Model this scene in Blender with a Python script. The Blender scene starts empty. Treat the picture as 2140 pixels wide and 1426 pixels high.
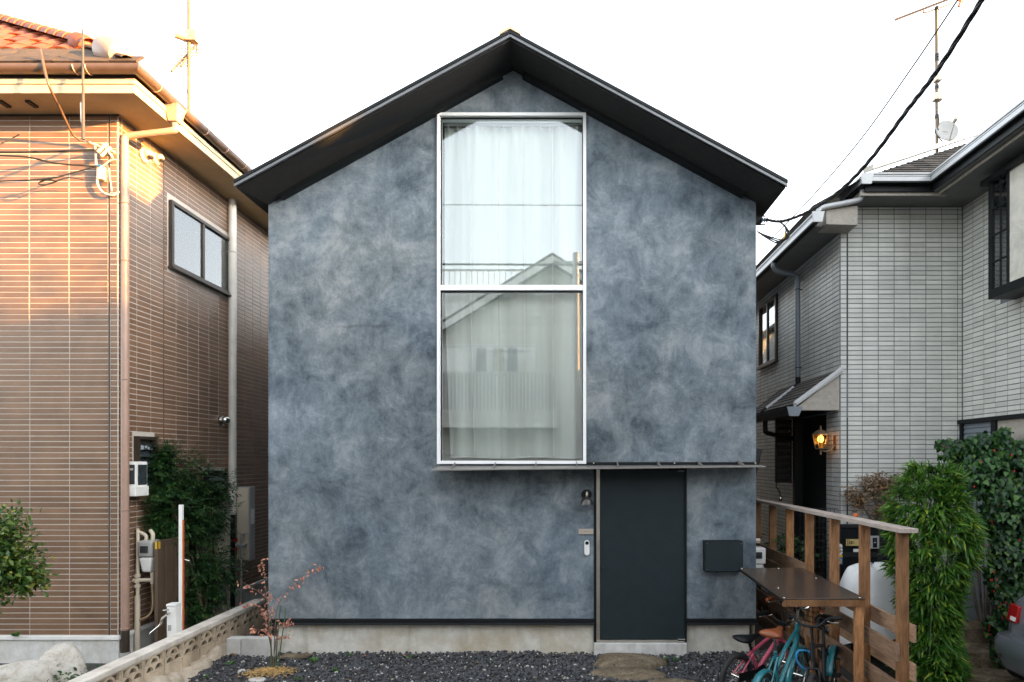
import bpy, bmesh, math, random
import numpy as np
from mathutils import Vector, Matrix
from mathutils.geometry import tessellate_polygon

SC = bpy.context.scene
COL = SC.collection
R = math.radians

# ---------------------------------------------------------------- camera, sky, sun, exposure
FPX, CX, CY, ZC = 1300.0, 1185.0, 965.0, 2.27      # focal length and principal point of the shifted lens, eye height
cam = bpy.data.cameras.new('camera')
cam.sensor_width = 36.0
cam.lens = 36.0 * FPX / 2140.0
cam.shift_x = (1070.0 - CX) / 2140.0
cam.shift_y = (CY - 713.0) / 2140.0
cam.clip_start = 0.05
cam.clip_end = 2000.0
cam_ob = bpy.data.objects.new('camera', cam)
COL.objects.link(cam_ob)
cam_ob.location = (0, 0, ZC)
cam_ob.rotation_euler = (math.pi / 2, 0, 0)
SC.camera = cam_ob

SUN_DIR = Vector((1.0, -0.36, 0.155)).normalized()  # towards the sun
elev = math.asin(SUN_DIR.z)
azim = math.atan2(SUN_DIR.x, SUN_DIR.y)
W = bpy.data.worlds.new('World')
SC.world = W
W.use_nodes = True
_nt = W.node_tree
_sky = _nt.nodes.new('ShaderNodeTexSky')
_sky.sky_type = 'NISHITA'
_sky.sun_disc = False
_sky.sun_elevation = elev
_sky.sun_rotation = azim
_sky.air_density = 1.0
_sky.dust_density = 1.6
_sky.ozone_density = 1.0
_hs = _nt.nodes.new('ShaderNodeHueSaturation')      # a pale, hazy evening sky
_hs.inputs['Saturation'].default_value = 0.28
_hs.inputs['Value'].default_value = 1.15
_nt.links.new(_sky.outputs[0], _hs.inputs['Color'])
_nt.links.new(_hs.outputs[0], _nt.nodes['Background'].inputs[0])
_nt.nodes['Background'].inputs[1].default_value = 0.15
sun = bpy.data.lights.new('sun', 'SUN')
sun.energy = 5.0
sun.angle = R(0.5)
sun.color = (1.0, 0.48, 0.12)
sun_ob = bpy.data.objects.new('sun', sun)
COL.objects.link(sun_ob)
sun_ob.rotation_euler = SUN_DIR.to_track_quat('Z', 'Y').to_euler()
sun_ob.location = (20, -10, 20)
SC.view_settings.view_transform = 'Standard'
SC.view_settings.look = 'None'
SC.view_settings.gamma = 1.0
SC.view_settings.use_curve_mapping = False
SC.view_settings.exposure = 3.0

# ---------------------------------------------------------------- helpers
RNG = random.Random(7)
NP = np.random.RandomState(11)


def P(u, v, d):
    """the place of photo pixel u,v at depth d"""
    return Vector(((u - CX) * d / FPX, d, ZC + (CY - v) * d / FPX))


ORG = {}


def tag(o, label=None, cat=None, group=None, kind=None):
    if label: o['label'] = label
    if cat: o['category'] = cat
    if group: o['group'] = group
    if kind: o['kind'] = kind
    return o


def thing(name, loc, label, cat, group=None):
    o = bpy.data.objects.new(name, None)
    o.empty_display_size = 0.1
    COL.objects.link(o)
    o.location = loc
    ORG[o.name] = Vector(loc)
    return tag(o, label, cat, group)


def put(name, mesh, parent=None, world=None, rot=None):
    """an object that shares a mesh, at a world place (matrix or vector)"""
    o = bpy.data.objects.new(name, mesh)
    COL.objects.link(o)
    org = Vector((0, 0, 0))
    if parent is not None:
        org = ORG[parent.name]
        o.parent = parent
    if isinstance(world, Matrix):
        m = world.copy()
        m.translation = m.translation - org
        o.matrix_basis = m
    elif world is not None:
        o.location = Vector(world) - org
    if rot is not None:
        o.rotation_euler = rot
    return o


class MB:
    def __init__(s):
        s.v = []
        s.f = []

    def add(s, vs, fs):
        b = len(s.v)
        s.v.extend([tuple(p) for p in vs])
        s.f.extend([tuple(i + b for i in f) for f in fs])
        return s

    def box(s, x0, x1, y0, y1, z0, z1):
        v = [(x0, y0, z0), (x1, y0, z0), (x1, y1, z0), (x0, y1, z0), (x0, y0, z1), (x1, y0, z1), (x1, y1, z1), (x0, y1, z1)]
        return s.add(v, [(0, 3, 2, 1), (4, 5, 6, 7), (0, 1, 5, 4), (1, 2, 6, 5), (2, 3, 7, 6), (3, 0, 4, 7)])

    def hexa(s, v8):
        return s.add(v8, [(0, 3, 2, 1), (4, 5, 6, 7), (0, 1, 5, 4), (1, 2, 6, 5), (2, 3, 7, 6), (3, 0, 4, 7)])

    def bar(s, p0, p1, w, h, up=(0, 0, 1)):
        """a rectangular bar from p0 to p1: w across, h along up"""
        p0, p1 = Vector(p0), Vector(p1)
        d = (p1 - p0).normalized()
        up = Vector(up)
        sd = d.cross(up)
        if sd.length < 1e-4:
            sd = d.cross(Vector((1, 0, 0)))
        sd.normalize()
        up = sd.cross(d).normalized()
        a, b = sd * w / 2, up * h / 2
        return s.hexa([p0 - a - b, p0 + a - b, p1 + a - b, p1 - a - b, p0 - a + b, p0 + a + b, p1 + a + b, p1 - a + b])

    def tube(s, pts, r, n=10, cap=True, closed=False):
        pts = [Vector(p) for p in pts]
        m = len(pts)
        rs = r if isinstance(r, (list, tuple)) else [r] * m
        b = len(s.v)
        prev = None
        for i, p in enumerate(pts):
            if closed:
                d = pts[(i + 1) % m] - pts[i - 1]
            else:
                d = pts[min(i + 1, m - 1)] - pts[max(i - 1, 0)]
            d.normalize()
            if prev is None:
                a = d.cross(Vector((0, 0, 1)))
                if a.length < 0.05:
                    a = d.cross(Vector((1, 0, 0)))
            else:
                a = prev - d * prev.dot(d)
                if a.length < 1e-5:
                    a = d.cross(Vector((1, 0, 0)))
            a.normalize()
            prev = a
            c = d.cross(a)
            for k in range(n):
                t = 2 * math.pi * k / n
                s.v.append(tuple(p + (a * math.cos(t) + c * math.sin(t)) * rs[i]))
        lim = m if closed else m - 1
        for i in range(lim):
            j = (i + 1) % m
            for k in range(n):
                q = (k + 1) % n
                s.f.append((b + i * n + k, b + i * n + q, b + j * n + q, b + j * n + k))
        if cap and not closed:
            s.f.append(tuple(b + k for k in reversed(range(n))))
            s.f.append(tuple(b + (m - 1) * n + k for k in range(n)))
        return s

    def lathe(s, prof, c, axis='z', n=20):
        """prof: (radius, height) pairs round an axis through c"""
        c = Vector(c)
        b = len(s.v)
        for (r, h) in prof:
            for k in range(n):
                t = 2 * math.pi * k / n
                x, y = r * math.cos(t), r * math.sin(t)
                p = {'z': (x, y, h), 'y': (x, h, y), 'x': (h, x, y)}[axis]
                s.v.append(tuple(c + Vector(p)))
        m = len(prof)
        for i in range(m - 1):
            for k in range(n):
                q = (k + 1) % n
                s.f.append((b + i * n + k, b + i * n + q, b + (i + 1) * n + q, b + (i + 1) * n + k))
        s.f.append(tuple(b + k for k in reversed(range(n))))
        s.f.append(tuple(b + (m - 1) * n + k for k in range(n)))
        return s

    def ring(s, c, rad, r, axis='y', n=28, m=8, a0=0.0, a1=2 * math.pi):
        c = Vector(c)
        full = abs(a1 - a0 - 2 * math.pi) < 1e-6
        cnt = n if full else n + 1
        pts = []
        for k in range(cnt):
            t = a0 + (a1 - a0) * k / n
            x, y = rad * math.cos(t), rad * math.sin(t)
            pts.append(c + Vector({'y': (x, 0, y), 'x': (0, x, y), 'z': (x, y, 0)}[axis]))
        return s.tube(pts, r, m, closed=full)

    def plate(s, loops, fn, t0, t1):
        """a flat plate: outer loop and holes in 2-D, mapped by fn(a, b, t)"""
        flat = [p for l in loops for p in l]
        tris = tessellate_polygon([[Vector((p[0], p[1], 0)) for p in l] for l in loops])
        b = len(s.v)
        n = len(flat)
        s.v.extend([tuple(fn(p[0], p[1], t0)) for p in flat])
        s.v.extend([tuple(fn(p[0], p[1], t1)) for p in flat])
        for t in tris:
            s.f.append((b + t[0], b + t[1], b + t[2]))
            s.f.append((b + n + t[2], b + n + t[1], b + n + t[0]))
        k = 0
        for l in loops:
            m = len(l)
            for i in range(m):
                j = (i + 1) % m
                s.f.append((b + k + i, b + k + j, b + n + k + j, b + n + k + i))
            k += m
        return s

    def blob(s, c, rx, ry, rz, seed=0, amp=0.18, sub=3, flat=None):
        rnd = random.Random(seed)
        bm = bmesh.new()
        bmesh.ops.create_icosphere(bm, subdivisions=sub, radius=1.0)
        ks = [(Vector((rnd.uniform(-1, 1), rnd.uniform(-1, 1), rnd.uniform(-1, 1))) * rnd.uniform(1.5, 6), rnd.uniform(0, 6.28), rnd.uniform(.3, 1)) for _ in range(10)]
        b = len(s.v)
        for v in bm.verts:
            d = v.co.copy()
            o = sum(math.sin(k.dot(d) + ph) * a / (1 + k.length * .35) for k, ph, a in ks)
            q = d * (1 + amp * o)
            z = q.z
            if flat is not None and z > flat:
                z = flat + (z - flat) * .3
            s.v.append((c[0] + q.x * rx, c[1] + q.y * ry, c[2] + z * rz))
        for f in bm.faces:
            s.f.append(tuple(b + v.index for v in f.verts))
        bm.free()
        return s

    def mesh(s, name, mat, org=Vector((0, 0, 0)), smooth=False, recalc=True):
        me = bpy.data.meshes.new(name)
        me.from_pydata([(p[0] - org[0], p[1] - org[1], p[2] - org[2]) for p in s.v], [], s.f)
        if recalc:
            bm = bmesh.new()
            bm.from_mesh(me)
            bmesh.ops.recalc_face_normals(bm, faces=bm.faces)
            bm.to_mesh(me)
            bm.free()
        if mat: me.materials.append(mat)
        if smooth is True:
            me.polygons.foreach_set('use_smooth', [True] * len(me.polygons))
        elif smooth:
            me.polygons.foreach_set('use_smooth', [True] * len(me.polygons))
            me.set_sharp_from_angle(angle=R(smooth))
        return me

    def build(s, name, mat, parent=None, smooth=False, bevel=0.0, recalc=True, kind=None):
        org = ORG[parent.name] if parent is not None else Vector((0, 0, 0))
        o = bpy.data.objects.new(name, s.mesh(name, mat, org, smooth, recalc))
        COL.objects.link(o)
        if parent is not None: o.parent = parent
        ORG[o.name] = org
        if bevel:
            m = o.modifiers.new('bevel', 'BEVEL')
            m.width = bevel
            m.segments = 2
            m.limit_method = 'ANGLE'
            m.angle_limit = R(40)
        if kind: o['kind'] = kind
        return o


def box(name, mat, parent, x0, x1, y0, y1, z0, z1, bevel=0.004):
    return MB().box(x0, x1, y0, y1, z0, z1).build(name, mat, parent, bevel=bevel)


def bez(pts, n=8):
    """a smooth line through points (Catmull-Rom)"""
    pts = [Vector(p) for p in pts]
    out = []
    for i in range(len(pts) - 1):
        p0, p1, p2, p3 = pts[max(i - 1, 0)], pts[i], pts[i + 1], pts[min(i + 2, len(pts) - 1)]
        for k in range(n):
            t = k / n
            out.append(0.5 * ((2 * p1) + (p2 - p0) * t + (2 * p0 - 5 * p1 + 4 * p2 - p3) * t * t + (3 * p1 - p0 - 3 * p2 + p3) * t ** 3))
    out.append(pts[-1])
    return out


# ---------------------------------------------------------------- materials
class NT:
    def __init__(s, name):
        s.m = bpy.data.materials.new(name)
        s.m.use_nodes = True
        s.t = s.m.node_tree
        s.b = s.t.nodes['Principled BSDF']
        s.pos = s.t.nodes.new('ShaderNodeNewGeometry')

    def n(s, ty, **kw):
        x = s.t.nodes.new(ty)
        for k, v in kw.items(): setattr(x, k, v)
        return x

    def l(s, a, b): s.t.links.new(a, b)

    def noise(s, scale, detail=6, rough=.6, dist=0.0, stretch=None):
        x = s.n('ShaderNodeTexNoise')
        x.inputs['Scale'].default_value = scale
        x.inputs['Detail'].default_value = detail
        x.inputs['Roughness'].default_value = rough
        x.inputs['Distortion'].default_value = dist
        if stretch:
            mp = s.n('ShaderNodeMapping')
            mp.inputs['Scale'].default_value = stretch
            s.l(s.pos.outputs['Position'], mp.inputs['Vector'])
            s.l(mp.outputs[0], x.inputs['Vector'])
        else:
            s.l(s.pos.outputs['Position'], x.inputs['Vector'])
        return x.outputs['Fac']

    def ramp(s, fac, stops):
        x = s.n('ShaderNodeValToRGB')
        e = x.color_ramp.elements
        while len(e) < len(stops): e.new(0.5)
        for q, (p, c) in zip(e, stops):
            q.position = p
            q.color = (c[0], c[1], c[2], 1)
        s.l(fac, x.inputs[0])
        return x.outputs[0]

    def mix(s, fac, a, b, mode='MIX'):
        x = s.n('ShaderNodeMix', data_type='RGBA', blend_type=mode)
        for sock, val in ((x.inputs[0], fac), (x.inputs[6], a), (x.inputs[7], b)):
            if isinstance(val, (int, float)): sock.default_value = val
            elif isinstance(val, tuple): sock.default_value = (val[0], val[1], val[2], 1)
            else: s.l(val, sock)
        return x.outputs[2]

    def math(s, op, a, b):
        x = s.n('ShaderNodeMath', operation=op)
        for sock, val in ((x.inputs[0], a), (x.inputs[1], b)):
            if isinstance(val, (int, float)): sock.default_value = val
            else: s.l(val, sock)
        return x.outputs[0]

    def bump(s, h, strength, dist=0.01):
        x = s.n('ShaderNodeBump')
        x.inputs['Strength'].default_value = strength
        x.inputs['Distance'].default_value = dist
        s.l(h, x.inputs['Height'])
        s.l(x.outputs[0], s.b.inputs['Normal'])

    def rnd(s):
        oi = s.n('ShaderNodeObjectInfo')
        a = s.math('ADD', oi.outputs['Random'], s.pos.outputs['Random Per Island'])
        return s.math('FRACT', a, 0.0)


def M(name, col, rough=.6, metal=0.0, var=.2, scale=6, bump=0.0, bscale=80, rnd=0.0, spec=.5, col2=None, stretch=None, emit=None, coat=0.0):
    """plain surface: base colour broken by noise, and by a per-piece random tint"""
    k = NT(name)
    dark = tuple(c * (1 - var) for c in col)
    lite = tuple(min(1, c * (1 + var)) for c in col)
    f = k.noise(scale, 6, .65, .3, stretch)
    c = k.ramp(f, [(.3, col2 or dark), (.7, lite)])
    if rnd:
        g = k.ramp(k.rnd(), [(0, (1 - rnd,) * 3), (1, (1 + rnd * .6,) * 3)])
        c = k.mix(1.0, c, g, 'MULTIPLY')
    k.l(c, k.b.inputs['Base Color'])
    k.b.inputs['Roughness'].default_value = rough
    k.b.inputs['Metallic'].default_value = metal
    k.b.inputs['Specular IOR Level'].default_value = spec
    if coat: k.b.inputs['Coat Weight'].default_value = coat
    if bump: k.bump(k.noise(bscale, 5, .6, 0, stretch), bump)
    if emit:
        k.b.inputs['Emission Color'].default_value = (emit[0], emit[1], emit[2], 1)
        k.b.inputs['Emission Strength'].default_value = emit[3]
    return k.m


def plaster_mat():
    k = NT('trowelled plaster')

    def stroke(scale, ang):
        """noise drawn out along one sweep of the trowel"""
        mp = k.n('ShaderNodeMapping')
        mp.inputs['Rotation'].default_value = (0, R(ang), 0)
        mp.inputs['Scale'].default_value = (1, 1, .28)
        k.l(k.pos.outputs['Position'], mp.inputs['Vector'])
        x = k.n('ShaderNodeTexNoise')
        x.inputs['Scale'].default_value = scale
        x.inputs['Detail'].default_value = 8
        x.inputs['Roughness'].default_value = .72
        x.inputs['Distortion'].default_value = .5
        k.l(mp.outputs[0], x.inputs['Vector'])
        return x.outputs['Fac']
    a = k.noise(.9, 6, .55, .3)
    b = k.noise(2.9, 10, .72, .5)
    c = k.noise(9, 9, .78, .7)
    d = k.noise(55, 6, .75, .3)
    pick = k.ramp(k.noise(1.3, 4, .6, .6), [(.44, (0, 0, 0)), (.56, (1, 1, 1))])
    st = k.mix(pick, stroke(7, 38), stroke(7, -52))
    s = k.math('ADD', k.math('MULTIPLY', a, .26), k.math('ADD', k.math('MULTIPLY', b, .36), k.math('ADD', k.math('MULTIPLY', c, .16), k.math('ADD', k.math('MULTIPLY', d, .08), k.math('MULTIPLY', st, .14)))))
    base = k.ramp(s, [(.395, (.040, .053, .066)), (.455, (.090, .114, .137)), (.515, (.160, .191, .217)), (.595, (.285, .315, .336))])
    warm = k.noise(.5, 3, .5, .4)
    tint = k.ramp(warm, [(.40, (.95, .99, 1.03)), (.62, (1.03, 1.0, .96))])
    col = k.mix(1.0, base, tint, 'MULTIPLY')
    # trowel day joints: two wavering level lines where one lift of plaster met the next
    sep = k.n('ShaderNodeSeparateXYZ')
    k.l(k.pos.outputs['Position'], sep.inputs[0])
    wav = k.math('MULTIPLY', k.math('SUBTRACT', k.noise(1.6, 5, .6), .5), .16)
    z = k.math('ADD', sep.outputs[2], wav)
    for zz in (3.86, 2.02):
        l = k.math('ABSOLUTE', k.math('SUBTRACT', z, zz), 0)
        m = k.ramp(k.math('MULTIPLY', l, 20), [(.0, (1, 1, 1)), (.6, (0, 0, 0))])
        m = k.math('MULTIPLY', m, k.ramp(k.noise(2.1, 3, .5), [(.48, (0, 0, 0)), (.62, (.55,) * 3)]))
        col = k.mix(m, col, (.05, .062, .074))
    k.l(col, k.b.inputs['Base Color'])
    k.b.inputs['Roughness'].default_value = .8
    k.b.inputs['Specular IOR Level'].default_value = .3
    hh = k.math('ADD', k.math('MULTIPLY', b, .5), k.math('ADD', k.math('MULTIPLY', st, .5), k.math('MULTIPLY', d, .40)))
    k.bump(hh, .7, .014)
    return k.m


def rock_mat(name, a, b, c):
    k = NT(name)
    n1 = k.noise(5, 8, .7, .8)
    n2 = k.noise(38, 8, .75, .3)
    col = k.ramp(k.math('ADD', k.math('MULTIPLY', n1, .6), k.math('MULTIPLY', n2, .4)), [(.36, a), (.5, b), (.64, c)])
    pit = k.noise(16, 4, .6, .2)
    col = k.mix(k.ramp(pit, [(.64, (0, 0, 0)), (.72, (.8,) * 3)]), col, tuple(x * .35 for x in a))
    k.l(col, k.b.inputs['Base Color'])
    k.b.inputs['Roughness'].default_value = .92
    k.b.inputs['Specular IOR Level'].default_value = .2
    k.bump(k.math('ADD', n1, k.math('MULTIPLY', n2, .5)), 1.0, .035)
    return k.m


def concrete_mat(name, col, stain, amount=.5, bump=.25):
    k = NT(name)
    a = k.noise(1.3, 7, .62, .5)
    b = k.noise(9, 8, .7, .2)
    base = k.ramp(b, [(.3, tuple(x * .78 for x in col)), (.7, tuple(min(1, x * 1.12) for x in col))])
    fac = k.math('MULTIPLY', k.ramp(a, [(.45, (0, 0, 0)), (.68, (1, 1, 1))]), amount)
    c = k.mix(fac, base, stain)
    drip = k.noise(5, 6, .65, .3, (1, 1, .16))
    c = k.mix(k.math('MULTIPLY', k.ramp(drip, [(.52, (0, 0, 0)), (.75, (1, 1, 1))]), .45), c, tuple(x * .55 for x in stain))
    k.l(c, k.b.inputs['Base Color'])
    k.b.inputs['Roughness'].default_value = .9
    k.bump(k.noise(120, 6, .7), bump, .004)
    return k.m


def wood_mat(name, dark, lite, stretch, rnd=.3, rough=.65):
    k = NT(name)
    g = k.noise(26, 7, .65, .8, stretch)
    big = k.noise(3, 4, .6, .4)
    c = k.ramp(g, [(.32, dark), (.68, lite)])
    c = k.mix(k.math('MULTIPLY', k.ramp(big, [(.5, (0, 0, 0)), (.7, (1, 1, 1))]), .5), c, tuple(x * .5 for x in dark))
    t = k.ramp(k.rnd(), [(0, (1 - rnd,) * 3), (1, (1 + rnd * .5,) * 3)])
    c = k.mix(1.0, c, t, 'MULTIPLY')
    k.l(c, k.b.inputs['Base Color'])
    k.b.inputs['Roughness'].default_value = rough
    k.bump(g, .3, .003)
    return k.m


def leaf_mat(name, a, b, c=None, trans=.28, rough=.45):
    k = NT(name)
    y = tuple(min(1, q * w) for q, w in zip(c or b, (2.0, 1.25, 1.0)))
    stops = [(0, a), (.55, b), (.92, c or b), (1, y)]
    col = k.ramp(k.rnd(), stops)
    k.l(col, k.b.inputs['Base Color'])
    k.b.inputs['Roughness'].default_value = rough
    tr = k.n('ShaderNodeBsdfTranslucent')
    k.l(col, tr.inputs[0])
    mx = k.n('ShaderNodeMixShader')
    mx.inputs[0].default_value = trans
    k.l(k.b.outputs[0], mx.inputs[1])
    k.l(tr.outputs[0], mx.inputs[2])
    k.l(mx.outputs[0], k.t.nodes['Material Output'].inputs[0])
    return k.m


def glass_mat(name, tint=(.85, .92, .9), refl=.25, rough=.0):
    k = NT(name)
    g = k.n('ShaderNodeBsdfGlossy')
    g.inputs['Roughness'].default_value = rough
    g.inputs['Color'].default_value = (.97, .99, 1, 1)
    t = k.n('ShaderNodeBsdfTransparent')
    t.inputs[0].default_value = (tint[0], tint[1], tint[2], 1)
    fr = k.n('ShaderNodeFresnel')
    fr.inputs[0].default_value = 1.5
    f = k.math('ADD', fr.outputs[0], refl)
    mx = k.n('ShaderNodeMixShader')
    k.l(f, mx.inputs[0])
    k.l(t.outputs[0], mx.inputs[1])
    k.l(g.outputs[0], mx.inputs[2])
    k.l(mx.outputs[0], k.t.nodes['Material Output'].inputs[0])
    return k.m


def curtain_mat():
    k = NT('sheer curtain')
    d = k.n('ShaderNodeBsdfDiffuse')
    d.inputs[0].default_value = (.90, .93, .90, 1)
    tl = k.n('ShaderNodeBsdfTranslucent')
    tl.inputs[0].default_value = (.80, .83, .80, 1)
    tp = k.n('ShaderNodeBsdfTransparent')
    a = k.n('ShaderNodeMixShader')
    a.inputs[0].default_value = .1
    k.l(d.outputs[0], a.inputs[1])
    k.l(tl.outputs[0], a.inputs[2])
    b = k.n('ShaderNodeMixShader')
    fold = k.noise(4.5, 2, .5, .2, (1, .2, .02))          # gathered cloth: denser and thinner bands run down it
    weave = k.noise(240, 2, .6)
    den = k.ramp(k.math('ADD', k.math('MULTIPLY', fold, .9), k.math('MULTIPLY', weave, .1)), [(.40, (.0,) * 3), (.68, (.30,) * 3)])
    k.l(den, b.inputs[0])
    k.l(a.outputs[0], b.inputs[1])
    k.l(tp.outputs[0], b.inputs[2])
    k.l(b.outputs[0], k.t.nodes['Material Output'].inputs[0])
    return k.m


m_plaster = plaster_mat()
m_char = M('charcoal metal', (.020, .021, .023), .6, 0, .12, 3, spec=.25)
m_soffit = M('charcoal soffit board', (.030, .029, .029), .8, 0, .15, 14, .1, 200, spec=.2)
m_black = M('black metal', (.007, .009, .010), .5, 0, .15, 5, spec=.22)
m_door = M('dark slate door paint', (.017, .026, .031), .55, 0, .1, 8, .08, 400, spec=.22)
m_lamp = M('gunmetal lamp shade', (.07, .068, .065), .32, .6, .08)
m_fascia = M('grey folded metal edge', (.16, .165, .175), .4, .6, .1, 5)
m_alu = M('white aluminium', (.78, .79, .80), .35, 0, .04, 5)
m_steel = M('brushed steel strip', (.50, .46, .40), .35, .7, .15, 6)
m_canopy = M('bent steel canopy sheet', (.27, .255, .24), .45, .5, .12, 5)
m_gold = M('sand coloured ridge metal', (.55, .42, .28), .5, .1, .1)
m_found = concrete_mat('poured concrete footing', (.66, .64, .58), (.38, .29, .17), .7)
m_sill = concrete_mat('pale concrete sill', (.60, .59, .57), (.4, .36, .3), .3)
m_block = concrete_mat('pale concrete block', (.55, .54, .51), (.4, .38, .34), .3)
m_owall = concrete_mat('stained beige wall block', (.68, .56, .42), (.17, .12, .07), .75, .35)
m_cap = concrete_mat('worn wall coping', (.74, .69, .62), (.36, .30, .23), .45, .3)
m_rubble = concrete_mat('rough tan rubble', (.55, .47, .37), (.25, .19, .12), .6, .9)
m_glass = glass_mat('window glass', (.98, 1.0, .99), .085)
m_glass_s = glass_mat('small window glass', (.8, .85, .83), .14, .05)
m_curtain = curtain_mat()
m_curt2 = M('white cotton', (.78, .78, .75), .8, 0, .08)
m_room = M('dim interior paint', (.45, .42, .36), .8)
m_shade = M('pale roller shade', (.52, .50, .44), .8)
m_slatewall = M('slate blue cladding', (.10, .115, .13), .8)
m_blind = M('beige blind', (.42, .38, .30), .8)
m_floor = M('timber floor', (.22, .13, .07), .5)
m_tileL = M('brown wall tile', (.185, .109, .067), .28, 0, .20, 3, .12, 300, rnd=.15)
m_mortL = M('pale mortar', (.50, .465, .42), .9, 0, .1, 30)
m_joint = M('dark sealant', (.035, .03, .025), .7)
m_trim = M('white painted trim', (.70, .70, .68), .5, 0, .1)
m_cream = M('cream painted soffit', (.52, .40, .22), .7, 0, .12, 4, .08, 200)
m_creamf = M('cream fascia board', (.52, .43, .28), .55, 0, .08)
m_gutL = M('brown plastic gutter', (.10, .062, .042), .35, 0, .15)
m_pipeL = M('beige brown downpipe', (.34, .225, .175), .4, 0, .1)
m_pipeW = M('white downpipe', (.66, .63, .57), .4, 0, .08)
m_foundL = concrete_mat('painted footing', (.62, .62, .60), (.42, .36, .28), .35)
m_rtile = M('terracotta roof tile', (.27, .060, .018), .6, 0, .35, 14, .25, 60, rnd=.35)
m_slateL = M('brown roof slate', (.060, .040, .024), .8, 0, .3, 10, .2, 60, rnd=.3)
m_brown = M('bronze window frame', (.055, .042, .032), .4, .3, .1)
m_tileR = M('light grey wall tile', (.57, .57, .535), .5, 0, .13, 2.2, .12, 260, rnd=.12, stretch=(1, 1, .22))
m_mortR = M('blue grey mortar', (.145, .16, .17), .85)
m_soffR = M('grey green soffit', (.15, .155, .15), .75, 0, .1)
m_gutR = M('silver grey gutter', (.44, .45, .46), .35, .1, .08)
m_pipeR = M('slate blue downpipe', (.16, .19, .22), .35, 0, .08)
m_beige = M('beige render', (.36, .33, .29), .85, 0, .15, 20, .3, 150)
m_capR = M('cream ridge metal', (.66, .62, .55), .5, .1, .08)
m_slateR = M('dark weathered slate', (.085, .072, .060), .75, 0, .4, 8, .3, 60, rnd=.4)
m_white = M('white plastic', (.78, .78, .76), .35, 0, .04)
m_ivory = M('ivory plastic', (.60, .53, .42), .4, 0, .06)
m_grey = M('grey plastic', (.36, .36, .35), .45, 0, .1)
m_chrome = M('chrome', (.62, .60, .56), .18, 1, .05)
m_rubber = M('tyre rubber', (.017, .017, .018), .75, 0, .2, 30)
m_orange = M('orange paint', (.60, .14, .03), .6, 0, .15)
m_gatebr = M('brown aluminium slat', (.115, .080, .055), .45, .1, .12)
m_yellow = M('yellow paint', (.70, .42, .03), .5)
m_red = M('red plastic', (.33, .010, .010), .25)
m_blue = M('blue plastic', (.03, .22, .48), .35)
m_teal = M('teal bicycle paint', (.015, .155, .185), .3, 0, .08, 6, coat=.5)
m_pink = M('pink bicycle paint', (.56, .085, .15), .35, 0, .12, 6, coat=.5)
m_blkp = M('black bicycle paint', (.008, .008, .010), .4, 0, .1, spec=.25)
m_brownl = M('tan leather', (.21, .058, .018), .4, 0, .15, 20, .1, 200)
m_ply = M('dark brown film plywood', (.062, .044, .034), .24, 0, .35, 5, .08, 60, col2=(.05, .036, .028))
m_post = wood_mat('warm brown post timber', (.20, .080, .028), (.50, .255, .11), (3, 3, .25), .5)
m_board = wood_mat('weathered plank', (.15, .083, .050), (.40, .255, .16), (3, .2, 3), .3)
m_rail = wood_mat('silvery weathered rail', (.30, .24, .21), (.52, .45, .40), (3, .25, 3), .15)
m_rock = rock_mat('pale boulder', (.42, .36, .29), (.68, .65, .59), (.80, .78, .74))
m_step = rock_mat('brown garden stone', (.075, .058, .038), (.19, .15, .10), (.34, .28, .20))
m_gravel = M('dark gravel', (.060, .062, .068), .8, 0, .4, 40, .2, 120)
m_soil = M('dark soil', (.040, .037, .034), .95, 0, .4, 12, .6, 60)
m_asph = M('asphalt', (.055, .055, .056), .9, 0, .2, 6, .3, 150)
m_straw = M('straw mulch', (.55, .36, .14), .8, 0, .3, 30, rnd=.4)
m_tarp = M('white tarpaulin', (.80, .81, .82), .5, 0, .04, 5, .8, 7)
m_car = M('silver grey car paint', (.17, .19, .21), .2, .35, .04, 6, coat=.8)
m_carglass = M('tinted car glass', (.03, .04, .045), .06, 0, .1, spec=.9)
m_wire = M('black cable', (.012, .012, .012), .55)
m_wiret = M('tan cable', (.42, .30, .17), .5)
m_mast = M('galvanised mast', (.15, .10, .055), .5, .2, .2)
m_darkmast = M('dark weathered pole', (.05, .045, .042), .6, 0, .2)
m_bark = M('brown bark', (.14, .10, .07), .9, 0, .3, 20, .5, 80)
m_cane = M('green cane', (.05, .10, .035), .5, 0, .2, 20)
l_bamb = leaf_mat('bamboo leaf', (.022, .080, .010), (.055, .165, .018), (.17, .31, .04), .33)
l_nand = leaf_mat('small dark leaf', (.008, .034, .011), (.020, .068, .018), (.05, .12, .03), .22)
l_shrub = leaf_mat('hedge leaf', (.025, .075, .010), (.055, .13, .018), (.16, .22, .04), .3)
l_vine = leaf_mat('vine leaf', (.008, .034, .014), (.018, .064, .018), (.05, .14, .02), .2)
l_maple = leaf_mat('dry red maple leaf', (.30, .09, .06), (.46, .19, .13), (.55, .30, .20), .3)
l_dry = leaf_mat('dry bronze leaf', (.12, .07, .04), (.20, .125, .07), (.30, .21, .10), .25)
l_weed = leaf_mat('weed leaf', (.03, .10, .012), (.05, .16, .02), (.08, .22, .03), .3)
m_flower = M('red petal', (.40, .006, .008), .5)
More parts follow.
